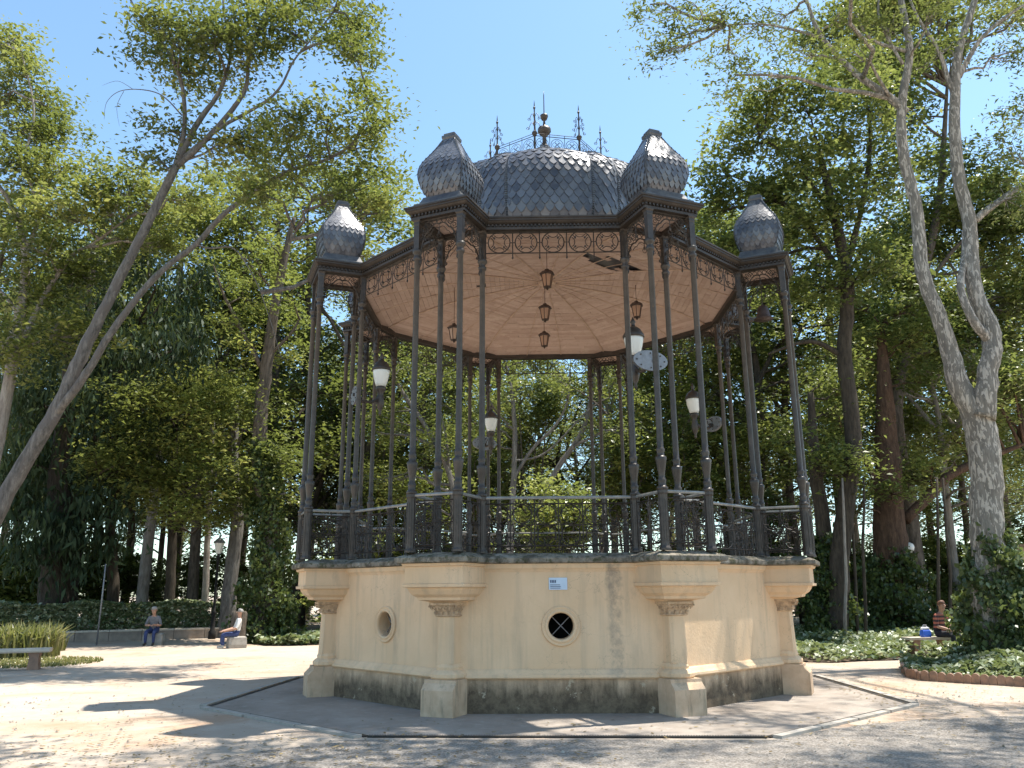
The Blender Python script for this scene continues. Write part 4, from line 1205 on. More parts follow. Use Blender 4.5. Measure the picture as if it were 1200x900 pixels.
st = [SG(D, 540, [(532, 620), (528, 560), (505, 510), (475, 465), (455, 430)], [0.14, 0.126, 0.112, 0.098, 0.084, 0.042]), S(D, [(528, 565), (522, 510), (515, 470), (520, 430)], [0.07, 0.056, 0.042, 0.021])]
cl = pix_clumps(crowns(8, [(425, 400, 560, 480), (420, 470, 470, 600), (480, 500, 560, 560)], [12, 8, 5], 22, 34), D, RS)
make_tree('crooked_tree', 'crooked pale brown stem with leafy crown behind the bandstand columns', 'tree', st, cl, L_GREEN, B_LEAN, 31, lsize=.17, dens=1.6, per=21, spread=.30)
def bush(name, label, u, v, ru, rv, D, lmat, seed, dens=1.5, lsize=.15, n=9, group=None, stems=4, loc=None):
    r_ = np.random.RandomState(seed); p = W(u, v, D) if loc is None else np.array(loc); s_ = np.linalg.norm(p - CAM)/F_PX
    RX, RZ = ru*s_, rv*s_
    cl = []
    for i in range(n):
        d = r_.normal(size=3); d /= np.linalg.norm(d); q = .62
        z = max(.25, p[2] + d[2]*RZ*q)
        cl.append((p[0] + d[0]*RX*q, p[1] + d[1]*RX*q*.8, z, RX*.5, RX*.5, max(.25, min(RZ*.45, z))))
    st = []
    for i in range(stems):
        a = r_.uniform(0, 6.28); st.append(([(p[0] + .15*math.cos(a), p[1] + .15*math.sin(a), -.1), (p[0] + RX*.25*math.cos(a), p[1] + RX*.25*math.sin(a), p[2]*.6), (p[0] + RX*.45*math.cos(a), p[1] + RX*.45*math.sin(a), p[2])], [.06, .045, .02]))
    return make_tree(name, label, 'bush', st, cl, lmat, B_BROWN, seed, lsize=lsize, dens=dens*1.6, per=18, spread=.20, group=group, twigs=6, r0=.03, sides=6)
for i_, (u_, v_, ru_, rv_, D_, lm_) in enumerate(((560, 560, 44, 60, 36, L_GREEN), (735, 560, 42, 70, 35, L_OLIVE), (800, 540, 46, 70, 34.5, L_GREEN), (450, 560, 42, 70, 36, L_OLIVE), (620, 480, 48, 50, 37, L_GREEN), (860, 560, 44, 66, 36, L_LIME))):
    bush('tall_shrub', ['tall green shrub seen through the railing left of the slanting stems', 'tall olive shrub seen beside the globe lamp columns', 'tall green shrub filling the gap behind the grey oval plate columns', 'tall olive shrub behind the columns nearest the leaning tree', 'large green shrub behind the slanting pale stems', 'lime green shrub behind the columns facing the mottled tree'][i_], u_, v_, ru_, rv_, D_, lm_, 400 + i_, 1.2, .17, 14)
bush('round_bush', 'bright green rounded bush seen through the front bay railing', 655, 603, 48, 60, 25.0, L_LIME, 41, 2.2, .16, 14)
bush('yellow_bush', 'yellow-green bush seen between the paired columns behind the crooked tree', 505, 590, 36, 45, 34, L_LIME, 42, 1.6, .18, 9)
bush('dark_bush', 'dark evergreen bush hugging the far corner of the bandstand base', 905, 640, 40, 80, 33, L_DEEP, 43, 1.6, .2, 10)

# --- understorey trees left of the bandstand
D = 32.0
for i, (u, w_, bm2) in enumerate(((131, .21, B_DARK), (198, .19, B_DARK), (268, .27, B_LEAN))):
    st = [SG(D, u, [(u + 2, 680), (u - 2 + 6*i, 610), (u + 6, 540), (u + 10, 470)], [w_*1.3, w_, w_*.9, w_*.7, w_*.3])]
    cl = pix_clumps([c + (-3.6 + .9*j % 2.5,) for j, c in enumerate(crowns(50 + i, [(u - 20, 450, u + 70, 600)], [15], 24, 38))], D, RS)
    make_tree('understorey_tree', ['slim dark tree with low olive canopy next to the weeping conifer', 'dark tree with low olive canopy behind the clipped hedge', 'grey-barked tree behind the street lamp with low olive canopy'][i], 'tree', st, cl, [L_OLIVE, L_LIME, L_OLIVE][i], bm2, 60 + i, lsize=.18, dens=1.6, per=22, spread=.33)
D = 33.0
st = [SG(D, 240, [(241, 690), (243, 630), (246, 560), (250, 468)], [.15, .13, .12, .11, .10])]
t = make_tree('palm_tree', 'slim pale palm trunk standing just left of the street lamp', 'tree', st, None, L_GREEN, B_PALE, 64)
def palm_fronds(t, top, L, n, seed, mat):
    r_ = np.random.RandomState(seed); V = []
    for i in range(n):
        a = r_.uniform(0, 6.28); el = r_.uniform(-.2, 1.1); LL = L*r_.uniform(.8, 1.1); d = np.array([math.cos(a), math.sin(a), 0])
        for s_ in np.linspace(.12, 1, 26):
            c = top + d*LL*s_*math.cos(el*(1 - .3*s_)) + np.array([0, 0, LL*(math.sin(el)*s_ - .55*s_*s_)])
            sd = np.array([-d[1], d[0], 0]); ln = .5*math.sin(math.pi*min(.98, s_*.9 + .08))
            for sg in (-1, 1):
                tip = c + sd*sg*ln*.75 + d*ln*.5 + np.array([0, 0, -.30*ln]); mid = (c + tip)/2
                V.append([c, mid + d*.03, tip, mid - d*.03])
    V = np.array(V) - np.array(t.location)
    link('crown', quad_mesh('crown', V, r_.random(len(V)), mat), t)
palm_fronds(t, W(250, 466, 33), 2.4, 22, 3, L_DEEP)

# --- the wood beyond: individual trees copied from four kinds
kinds = []
def wood_kind(i, h, cr, lmat, bmat, seed):
    r_ = random.Random(seed); rs = np.random.RandomState(seed)
    st = [([(0, 0, -.2), (rs.normal()*.2, rs.normal()*.2, h*.3), (rs.normal()*.5, rs.normal()*.5, h*.6), (rs.normal()*.8, rs.normal()*.8, h*.9)], [.27, .20, .15, .06])]
    for q in range(4):
        a = r_.uniform(0, 6.28); st.append(([(0, 0, h*(.32 + .1*q)), (cr*.4*math.cos(a), cr*.4*math.sin(a), h*(.45 + .1*q)), (cr*.8*math.cos(a), cr*.8*math.sin(a), h*(.52 + .1*q))], [.13, .09, .03]))
    cl = []
    for q in range(26):
        z = h*(.30 + .69*(q + .5)/26); a = r_.uniform(0, 6.28); rr = cr*math.sqrt(r_.random())*(1.0 if z < h*.8 else .6); s_ = r_.uniform(.9, 1.6)*cr/4.2
        cl.append((rr*math.cos(a), rr*math.sin(a), z, s_, s_, s_*.7))
    t = make_tree('woodland_tree', '', 'tree', st, cl, lmat, bmat, seed, lsize=.24, dens=1.35, per=18, spread=.36, twigs=5, r0=.09, sides=7)
    return t
specs = [(19, 4.4, L_GREEN, B_DARK, 201), (22, 4.8, L_OLIVE, B_BROWN, 202), (16, 4.2, L_DEEP, B_DARK, 203), (20, 4.6, L_LIME, B_PALE, 204)]
spots = []
r_ = random.Random(77)
for D, us in ((38, [-60, 20, 95, 165, 235, 300, 365, 430, 500, 760, 830, 900, 1130, 1190, 1260]), (44, [-20, 60, 140, 210, 280, 345, 410, 470, 540, 600, 660, 720, 790, 860, 930, 1000, 1070, 1150, 1230]),
              (52, [0, 100, 190, 270, 350, 440, 520, 580, 640, 700, 770, 850, 940, 1020, 1110, 1200]), (64, [50, 200, 330, 450, 560, 630, 690, 800, 920, 1050, 1180])):
    for u in us: spots.append((u + r_.uniform(-12, 12), D + r_.uniform(-2, 2)))
WL = ['fresh green tree in the wood beyond the bandstand', 'olive-leaved tree in the wood beyond the bandstand', 'dark-leaved tree in the wood beyond the bandstand', 'lime-leaved tree in the wood beyond the bandstand']
protos = [wood_kind(i, *s_) for i, s_ in enumerate(specs)]
used = set()
for i, (u, D) in enumerate(spots):
    kx = r_.choices((0, 1, 2, 3), (4, 4, 3, 2))[0]
    o = protos[kx] if kx not in used else copy_tree(protos[kx]); used.add(kx)
    p = W(u, 700, D); sc = r_.uniform(.8, 1.12)
    if 470 < u < 800: sc *= .80
    o.location = (p[0], p[1], 0); o.rotation_euler = (0, 0, r_.uniform(0, 6.28)); o.scale = (sc*r_.uniform(.9, 1.1), sc*r_.uniform(.9, 1.1), sc)
    tag(o, WL[kx], 'tree', WL[kx].split(' tree')[0] + ' trees of the wood')
# shrubs closing the view low down
sp = bush('woodland_shrub', 'leafy shrub growing low between the trunks of the wood', 0, 0, 62, 62, 30, L_GREEN, 301, 1.1, .24, 10, loc=(0, 30, 1.5), group='low shrubs of the wood')
first = True
for D, us in ((36, [-30, 30, 420, 540, 690, 810, 900, 1140, 1210]), (43, [70, 150, 230, 320, 450, 580, 640, 760, 850, 960, 1060, 1150])):
    for u in us:
        o = sp if first else copy_tree(sp); first = False
        p = W(u + r_.uniform(-15, 15), 700, D + r_.uniform(-1.5, 1.5)); s_ = r_.uniform(.7, 1.25)
        o.location = (p[0], p[1], -.05); o.rotation_euler = (0, 0, r_.uniform(0, 6.28)); o.scale = (s_, s_, s_*r_.uniform(.7, 1.2))
# bare thin poles in the undergrowth on the right
for u, lean in ((985, 2), (1000, -4), (1008, 4), (1092, 6), (1108, -3)):
    D = 26 + r_.uniform(-.5, 2.5); m = MB(); b = ground_at(u, D); tp = W(u + lean, 560, D)
    m.tube([tuple(x - b) for x in wander(b, tp, np.random.RandomState(int(u)), 5, .01)], [.06, .055, .05, .045, .04, .03], 7)
    o = m.build('sapling', B_PALE if u % 2 else B_DARK, None, True, loc=tuple(b)); tag(o, 'thin bare sapling stem in the undergrowth behind the ivy bed', 'sapling', 'bare saplings behind the ivy bed')

# tree standing beside the viewer, its crown shading the foreground
rs_ = random.Random(9); cl = []
for _ in range(34):
    x, y = rs_.uniform(-1.0, 13.0), rs_.uniform(-13.5, -4.2)
    if math.hypot(x + .45, y + 15.45) > 12.0 or (x < 1.5 and y > -8.0 and rs_.random() < .6): continue
    s_ = rs_.uniform(1.0, 1.7); cl.append((x, y, rs_.uniform(13.6, 16.5), s_, s_, s_*.6))
cl += [(-1.6, -4.9, 13.3, .7, .7, .4), (-2.2, -4.6, 13.5, .8, .6, .4)]
st = [([(9.5, -16.5, -.2), (9.3, -16.0, 4), (8.6, -14.5, 9), (7.5, -12, 13), (6, -10, 15)], [.5, .42, .36, .24, .08]), ([(8.6, -14.5, 9), (5, -12, 12.5), (1.5, -9.5, 14), (-1, -7, 14)], [.24, .18, .12, .05]), ([(8.0, -13, 11), (9, -9, 14), (8, -6.5, 15)], [.2, .14, .05])]
make_tree('shade_tree', 'tall tree beside the path whose crown dapples the grey gravel with shade', 'tree', st, cl, L_GREEN, B_BROWN, 70, lsize=.2, dens=.85, per=15, spread=.33)

# ------------------------------------------------------------------ ivy, beds, hedges
def cover(name, label, cat, poly, n, lmat, size, seed, hmax=.28, kind='stuff', z0=0.0):
    rs = np.random.RandomState(seed); P = np.array(poly); lo, hi = P.min(0), P.max(0); pts = []
    def inside(x, y):
        c = False; j = len(P) - 1
        for i in range(len(P)):
            if (P[i, 1] > y) != (P[j, 1] > y) and x < (P[j, 0] - P[i, 0])*(y - P[i, 1])/(P[j, 1] - P[i, 1]) + P[i, 0]: c = not c
            j = i
        return c
    bx, by, bz = rs.rand(60)*7, rs.rand(60)*7, rs.rand(60)
    while len(pts) < n:
        x, y = lo[0] + (hi[0] - lo[0])*rs.rand(), lo[1] + (hi[1] - lo[1])*rs.rand()
        if inside(x, y):
            h = .5 + .28*math.sin(x*2.3 + 1.3*math.sin(y*1.9)) + .22*math.sin(y*3.1 + x*1.7)
            pts.append((x, y, z0 + .03 + hmax*h*rs.rand()**.5))
    me = leaf_mesh(name, np.array(pts), lmat, size, rs, aspect=.75, up=.9, curl=.18)
    o = link(name, me, None, kind=kind); tag(o, label, cat); return o
soil = struct
def bedsheet(name, poly, z=.02): return sheet(name, poly, z, M_SOIL)
# front right bed
e0 = [G(1058, 781), G(1058, 788), G(1064, 794), G(1080, 797.5), G(1110, 799.5), G(1150, 802), G(1200, 805), G(1260, 810)]
bedp = [(p[0], p[1]) for p in e0] + [(12.5, -.8), (14, 3), (13.5, 6.5), (10.2, 6.2), (8.3, 3.6)]
bedsheet('flower_bed', bedp)
cover('ivy_ground_cover', 'variegated ivy filling the bed inside the scalloped edging', 'ground cover', [(p[0]*1.0 + .05, p[1] + .12) for p in bedp], 17000, L_VAR, .13, 81, .42)
# scalloped edging tiles
ed = thing('scalloped_edging', 'row of scalloped terracotta edging tiles round the ivy bed', 'edging', (e0[2][0], e0[2][1], 0))
tm = MB()
sc_ = [(-.062, 0), (.062, 0), (.062, .13)] + [(.062*math.cos(t), .13 + .05*math.sin(t)) for t in np.linspace(.3, math.pi - .3, 7)] + [(-.062, .13)]
tm.rings([[(x, -.028, z) for x, z in sc_], [(x, .028, z) for x, z in sc_]]); tmm = tm.mesh('edging_tile', M_TERRA)
acc = 0.0; r2 = random.Random(5)
for a, b in zip(e0[:-1], e0[1:]):
    a, b = np.array(a), np.array(b); L = np.linalg.norm(b - a); n = max(1, int(round(L/.13)))
    for j in range(n):
        p = a + (b - a)*(j + .5)/n - e0[2]
        o = link('edging_tile', tmm, ed, (p[0], p[1], -.01 + r2.uniform(-.015, .012)), math.atan2(b[1] - a[1], b[0] - a[0]) + r2.uniform(-.06, .06)); o.rotation_euler.x = r2.uniform(-.1, .1)
# bed behind, right of the bandstand
bp = [tuple(G(u, v)[:2]) for u, v in ((936, 776), (975, 777), (1010, 775), (1050, 774), (1075, 770), (1092, 764))] + [(15, 10), (15, 18), (6, 18), (5.6, 8)]
bedsheet('planting_bed', bp)
cover('ivy_carpet', 'low pale ivy carpet spreading under the trees by the bandstand corner', 'ground cover', bp, 16000, L_VAR, .15, 82, .42)
# ivy bed left of the base
bp = [tuple(G(u, v)[:2]) for u, v in ((283, 752), (310, 757), (345, 757), (372, 756), (400, 752))] + [(-4, 17), (-11, 17)]
bedsheet('ivy_bed', bp)
cover('ivy_mat', 'glossy ivy mat round the foot of the lime canopy tree', 'ground cover', bp, 9000, L_VAR, .17, 83, .40)

def ivy_climb(name, label, axis, rads, n, seed, lmat, size=.16, group=None):
    """ivy growing up a trunk: axis = list of points, rads = half thickness of the leafy sleeve"""
    rs = np.random.RandomState(seed); A = np.array(axis, float); base = A[0].copy(); base[2] = 0
    t = rs.rand(n)**1.1*(len(A) - 1); i = np.minimum(t.astype(int), len(A) - 2); f_ = (t - i)[:, None]
    c = A[i]*(1 - f_) + A[i+1]*f_; R_ = np.interp(t, np.arange(len(A)), rads)
    a = rs.rand(n)*6.283; lump = 1 + .30*np.sin(a*3 + t*4) + .22*np.sin(t*9 + a) + .12*np.sin(a*7 + t*13)
    rr = R_*lump*(.70 + .32*rs.rand(n))
    pts = c + np.stack([rr*np.cos(a), rr*np.sin(a), rs.normal(size=n)*.12], 1); pts[:, 2] = np.maximum(pts[:, 2], .05)
    root = thing(name, label, 'ivy', tuple(base), 0, group)
    link('foliage', leaf_mesh('foliage', pts - base, lmat, size, rs, droop=1.2, aspect=.8, up=.35), root)
    m = MB()
    for q in range(7):
        an = q*.9; m.tube([tuple(A[j] - base + np.array([rads[j]*.55*math.cos(an + j*.4), rads[j]*.55*math.sin(an + j*.4), 0])) for j in range(len(A))], .018, 5)
    m.build('vine_stem', B_BROWN, root); return root
D = 19.0
ivy_climb('climbing_ivy', 'dense ivy mound climbing the foot of the mottled tree', [ground_at(1186, D), W(1184, 740, D), W(1175, 700, D), W(1166, 660, D), W(1161, 630, D)], [1.1, .95, .74, .52, .28], 13000, 91, L_IVY, .11)
D = 29.0
ivy_climb('climbing_ivy', 'dark ivy sleeve on the lime canopy tree trunk', [ground_at(315, D), W(315, 700, D), W(317, 640, D), W(312, 570, D), W(308, 520, D)], [1.1, .85, .62, .5, .32], 11000, 92, L_DEEP, .13)
D = 31.0
ivy_climb('climbing_ivy', 'dark ivy heaped round the thick reddish trunk', [ground_at(1043, D), W(1043, 720, D), W(1042, 690, D), W(1042, 650, D)], [1.6, 1.45, 1.1, .8], 12000, 93, L_DEEP, .14)
D = 27.5
ivy_climb('climbing_ivy', 'dark ivy sleeve on the trunk beside the corner of the base', [ground_at(972, D), W(971, 710, D), W(968, 670, D), W(965, 630, D)], [.85, .7, .5, .4], 7500, 94, L_DEEP, .13)

# clipped hedge behind a low wall
h0, h1 = np.array([-19.0, 12.2]), np.array([-11.6, 16.6])
d = (h1 - h0)/np.linalg.norm(h1 - h0); nn = np.array([-d[1], d[0]])
q = [h0, h1, h1 + nn*.28, h0 + nn*.28]
wl = thing('low_wall', 'low rendered garden wall in front of the clipped hedge', 'wall', (h0[0], h0[1], 0))
L = np.linalg.norm(h1 - h0); n = 8
for i in range(n):
    a, b = d*(L*i/n + .008), d*(L*(i + 1)/n - .008)
    m = MB(); m.prism([tuple(a), tuple(b), tuple(b + nn*.28), tuple(a + nn*.28)], -.05, .32); m.build('wall_block', M_BRICKW, wl)
    m = MB(); m.prism([tuple(a - nn*.03), tuple(b - nn*.03), tuple(b + nn*.31), tuple(a + nn*.31)], .321, .385); m.build('coping_stone', M_CONC, wl)
rs = np.random.RandomState(95); N = 15000
s_ = rs.rand(N)*L; w_ = rs.rand(N)*1.2 + .42; hz = rs.rand(N)
face = rs.rand(N); w_ = np.where(face < .45, .42 + .12*rs.rand(N), w_); z_ = np.where(face < .45, .15 + 1.15*hz, 1.15 + .25*hz*(.6 + .4*np.sin(s_*2.1)))
pts = np.stack([h0[0] + d[0]*s_ + nn[0]*w_, h0[1] + d[1]*s_ + nn[1]*w_, z_], 1)
hd = thing('clipped_hedge', 'clipped dark green hedge running along the low wall', 'hedge', (h0[0], h0[1], 0))
link('foliage', leaf_mesh('foliage', pts - np.array([h0[0], h0[1], 0]), L_VAR, .15, rs, aspect=.7, up=.5), hd)
m = MB()
for i in range(26):
    p = d*(L*(i + .5)/26) + nn*.95; m.tube([(p[0], p[1], -.05), (p[0] + .1*math.sin(i), p[1], .6), (p[0] + .2*math.sin(i*2), p[1], 1.15)], [.035, .025, .01], 5)
m.build('hedge_stems', B_DARK, hd)

# grass clump and bench, far left
def grass(name, label, c, n, R_, H, seed, mat, kind=None):
    rs = np.random.RandomState(seed); V = []
    for i in range(n):
        a = rs.rand()*6.283; r0 = R_*math.sqrt(rs.rand()); b = np.array([c[0] + r0*math.cos(a), c[1] + r0*math.sin(a), 0.0])
        an = rs.rand()*6.283; ln = H*(.5 + .5*rs.rand()); le = rs.uniform(.1, .7)
        d_ = np.array([math.cos(an), math.sin(an), 0]); sd = np.array([-d_[1], d_[0], 0])*.012*(1 + H)
        k1 = b + np.array([0, 0, ln*.6]) + d_*ln*le*.25; k2 = b + np.array([0, 0, ln*(1 - .25*le)]) + d_*ln*le
        V.append([b - sd, b + sd, k1 + sd, k1 - sd]); V.append([k1 - sd, k1 + sd, k2, k2])
    V = np.array(V) - np.array([c[0], c[1], 0]); me = quad_mesh(name, V, np.repeat(rs.rand(n), 2), mat)
    o = link(name, me, None, (c[0], c[1], 0), kind=kind); return tag(o, label, 'plant' if kind is None else 'grass')
p = G(14, 771); grass('ornamental_grass', 'tall spiky ornamental grass clump behind the concrete bench', (p[0], p[1] + .3), 900, .95, 1.05, 96, L_GRASS)
p = G(45, 764); grass('ornamental_grass', 'smaller spiky grass clump at the edge of the lawn strip', (p[0], p[1] + .4), 420, .5, .7, 97, L_GRASS)
p = G(20, 778); grass('lawn_strip', 'short sunlit grass growing round the concrete bench', (p[0] + .3, p[1] + .2), 2200, 1.5, .10, 98, L_GRASS, 'stuff')
b0 = G(-60, 788); b1 = G(57, 784)
ang = math.atan2(b1[1] - b0[1], b1[0] - b0[0]); LB = np.linalg.norm(b1 - b0)
bn = thing('concrete_bench', 'backless pale concrete bench beside the ornamental grass', 'bench', tuple((b0 + b1)/2), ang)
m = MB(); m.rings([[(-LB/2, y, z) for y, z in ((-.22, .37), (.22, .37), (.235, .40), (.22, .45), (-.22, .45), (-.235, .40))], [(LB/2, y, z) for y, z in ((-.22, .37), (.22, .37), (.235, .40), (.22, .45), (-.22, .45), (-.235, .40))]]); m.build('seat', M_CONC, bn)
for x in (-LB/2 + .35, LB/2 - .30):
    m = MB(); m.rings([[(x - w, -.17, z), (x + w, -.17, z), (x + w, .17, z), (x - w, .17, z)] for w, z in ((.13, -.02), (.11, .05), (.09, .25), (.12, .369))]); m.build('leg', M_TERRA, bn)

# bench on the right with a blue bag
pb = G(1090, 768); bn2 = thing('stone_bench', 'small stone bench beside the ivy bed where a person sits', 'bench', (pb[0], pb[1], 0), rad(8))
m = MB(); m.rings([[(-.6, y, z) for y, z in ((-.2, .38), (.2, .38), (.21, .44), (-.21, .44))], [(.6, y, z) for y, z in ((-.2, .38), (.2, .38), (.21, .44), (-.21, .44))]]); m.build('seat', M_CONC, bn2)
for x in (-.4, .4):
    m = MB(); m.rings([[(x - w, -.15, z), (x + w, -.15, z), (x + w, .15, z), (x - w, .15, z)] for w, z in ((.09, -.02), (.07, .2), (.10, .379))]); m.build('leg', M_TERRA, bn2)
bg_ = thing('tote_bag', 'bright blue and white bag on the stone bench', 'bag', (pb[0] - .06, pb[1] - .03, .441), .3); bg_.scale = (.72, .72, .72)
m = MB(); m.rings([[(-x, -y, z), (x, -y, z), (x, y, z), (-x, y, z)] for x, y, z in ((.15, .08, 0), (.17, .10, .08), (.16, .08, .2), (.14, .03, .27))]); m.build('bag_body', simple('bag_blue', (.02, .08, .42), (.03, .12, .55), 9, .5), bg_)
m = MB(); m.rings([[(-x, -y, z), (x, -y, z), (x, y, z), (-x, y, z)] for x, y, z in ((.145, .04, .24), (.15, .05, .30), (.10, .03, .34))]); m.build('bag_flap', simple('bag_white', (.75, .76, .80), rough=.6), bg_)
m = MB(); m.tube([(-.1, 0, .27), (-.07, 0, .40), (.07, 0, .40), (.1, 0, .27)], .01, 5); m.build('bag_handle', simple('bag_strap', (.70, .71, .75), rough=.6), bg_)

# street lamp
pl_ = W(252, 700, 31.0); lp = thing('street_lamp', 'black street lamp with white lantern behind the hedge', 'street lamp', (pl_[0], pl_[1], 0))
m = MB(); m.lathe([(.14, -.05), (.14, .25), (.09, .32), (.07, .9), (.09, .95), (.055, 1.0), (.045, 2.9), (.07, 2.95), (.05, 3.02), (.09, 3.06)], 10); m.build('post', M_DARK, lp, True)
m = MB(); m.lathe([(.09, 3.06), (.19, 3.42), (.20, 3.45)], 8); m.build('lantern', M_OPAL, lp)
m = MB(); m.lathe([(.24, 3.452), (.22, 3.50), (.12, 3.60), (.04, 3.66), (.02, 3.76)], 8); m.build('lantern_cap', M_GREYM, lp)
pl_ = W(1073, 700, 33.0); lp2 = thing('street_lamp', 'dark street lamp with a small globe among the reddish trunks', 'street lamp', (pl_[0], pl_[1], 0))
m = MB(); m.lathe([(.13, -.05), (.13, .25), (.07, .34), (.05, 2.9), (.07, 2.95), (.08, 3.0)], 10); m.build('post', M_DARK, lp2, True)
m = MB(); m.lathe([(.07, 3.0), (.16, 3.1), (.19, 3.22), (.15, 3.34), (.05, 3.40)], 10); m.build('lantern', M_OPAL, lp2, True)

# slim stake, stump and stone seat
p = G(113, 756); m = MB(); m.tube([(0, 0, -.1), (.01, 0, 1.5), (0, 0, 2.6)], [.028, .026, .022], 7); o = m.build('metal_pole', M_GREYM, None, True, loc=(p[0], p[1], 0)); tag(o, 'slim grey metal pole standing by the low wall', 'pole')
p = G(276, 757); m = MB(); rgx = random.Random(8)
m.tube([(0, 0, -.1), (0, 0, .15), (.01, 0, .6), (.02, .02, 1.0), (.02, .02, 1.06)], [.34, .27, .25, .24, .20], 12, wob=.12, rng=rgx); stump = m.build('tree_stump', B_BROWN, None, True, loc=(p[0], p[1] + .1, 0)); tag(stump, 'brown tree stump behind the man in the white shirt', 'stump')

# hut at the right edge
ph = W(1222, 700, 27.0); hut = thing('garden_hut', 'small round hut with brown thatched roof behind the ivy mound', 'hut', (ph[0], ph[1], 0))
m = MB(); m.lathe([(1.15, -.05), (1.15, 2.0)], 14); m.build('wall', simple('hut_wall', (.34, .15, .09), (.24, .11, .07), 6, .85, bump=.3), hut)
m = MB()
for i in range(7):
    z0 = 1.85 + i*.16; r0 = 1.5*(1 - (i/7.6)**1.5); m.lathe([(r0, z0), (r0*.98 + .02, z0 + .05), (r0*.90, z0 + .19)], 18, phase=i*.1)
m.lathe([(.18, 2.95), (.12, 3.1), (.02, 3.2)], 10)
m.build('roof', simple('thatch', (.30, .20, .12), (.20, .13, .08), 16, .95, bump=.8, bscale=50), hut)
m = MB(); m.box(-.4, .4, -1.20, -1.10, 0, 1.7); m.build('door', M_DARK, hut)

# loose stones on the sand and gravel
rs = np.random.RandomState(120); m = MB()
for i in range(1500):
    x, y = rs.uniform(-9, 8), rs.uniform(-8.6, -1.5)
    if abs(x) < 5.1 and y > -5.6: continue
    r0 = .006 + .016*rs.rand()**3
    a = rs.rand()*6; c, s_ = math.cos(a), math.sin(a)
    m.add([(x + r0*c*1.4, y + r0*s_*1.4, .004), (x - r0*s_, y + r0*c, .004), (x - r0*c*1.3, y - r0*s_*1.3, .004), (x + r0*s_, y - r0*c, .004), (x + r0*.3, y, .004 + r0*1.1), (x - r0*.4, y + r0*.2, .004 + r0)], [(0, 1, 4), (1, 5, 4), (1, 2, 5), (2, 3, 5), (3, 4, 5), (3, 0, 4)])
o = m.build('loose_stones', simple('pebble', (.42, .37, .31), (.22, .19, .16), 30, .9), kind='stuff'); tag(o, 'small loose stones scattered over the sandy plaza', 'stones')
# fallen leaves
rs = np.random.RandomState(99); n = 5200
x = np.r_[rs.uniform(-11, 9, n//2), rs.normal(-4, 2.5, n//4), rs.normal(5, 1.6, n - n//2 - n//4)]; y = np.r_[rs.uniform(-12.5, 6, n//2), rs.normal(-6.6, .8, n//4), rs.normal(-2.5, 2.2, n - n//2 - n//4)]; keep = ~((np.abs(x) < 4.5) & (np.abs(y) < 4.2)); x, y = x[keep], y[keep]
pts = np.stack([x, y, np.full(len(x), .022)], 1); me = leaf_mesh('fallen_leaves', pts, L_DRY, .05, rs, up=6, curl=.02)
o = link('fallen_leaves', me, None, kind='stuff'); tag(o, 'small dry fallen leaves scattered over the sand and gravel', 'leaves')

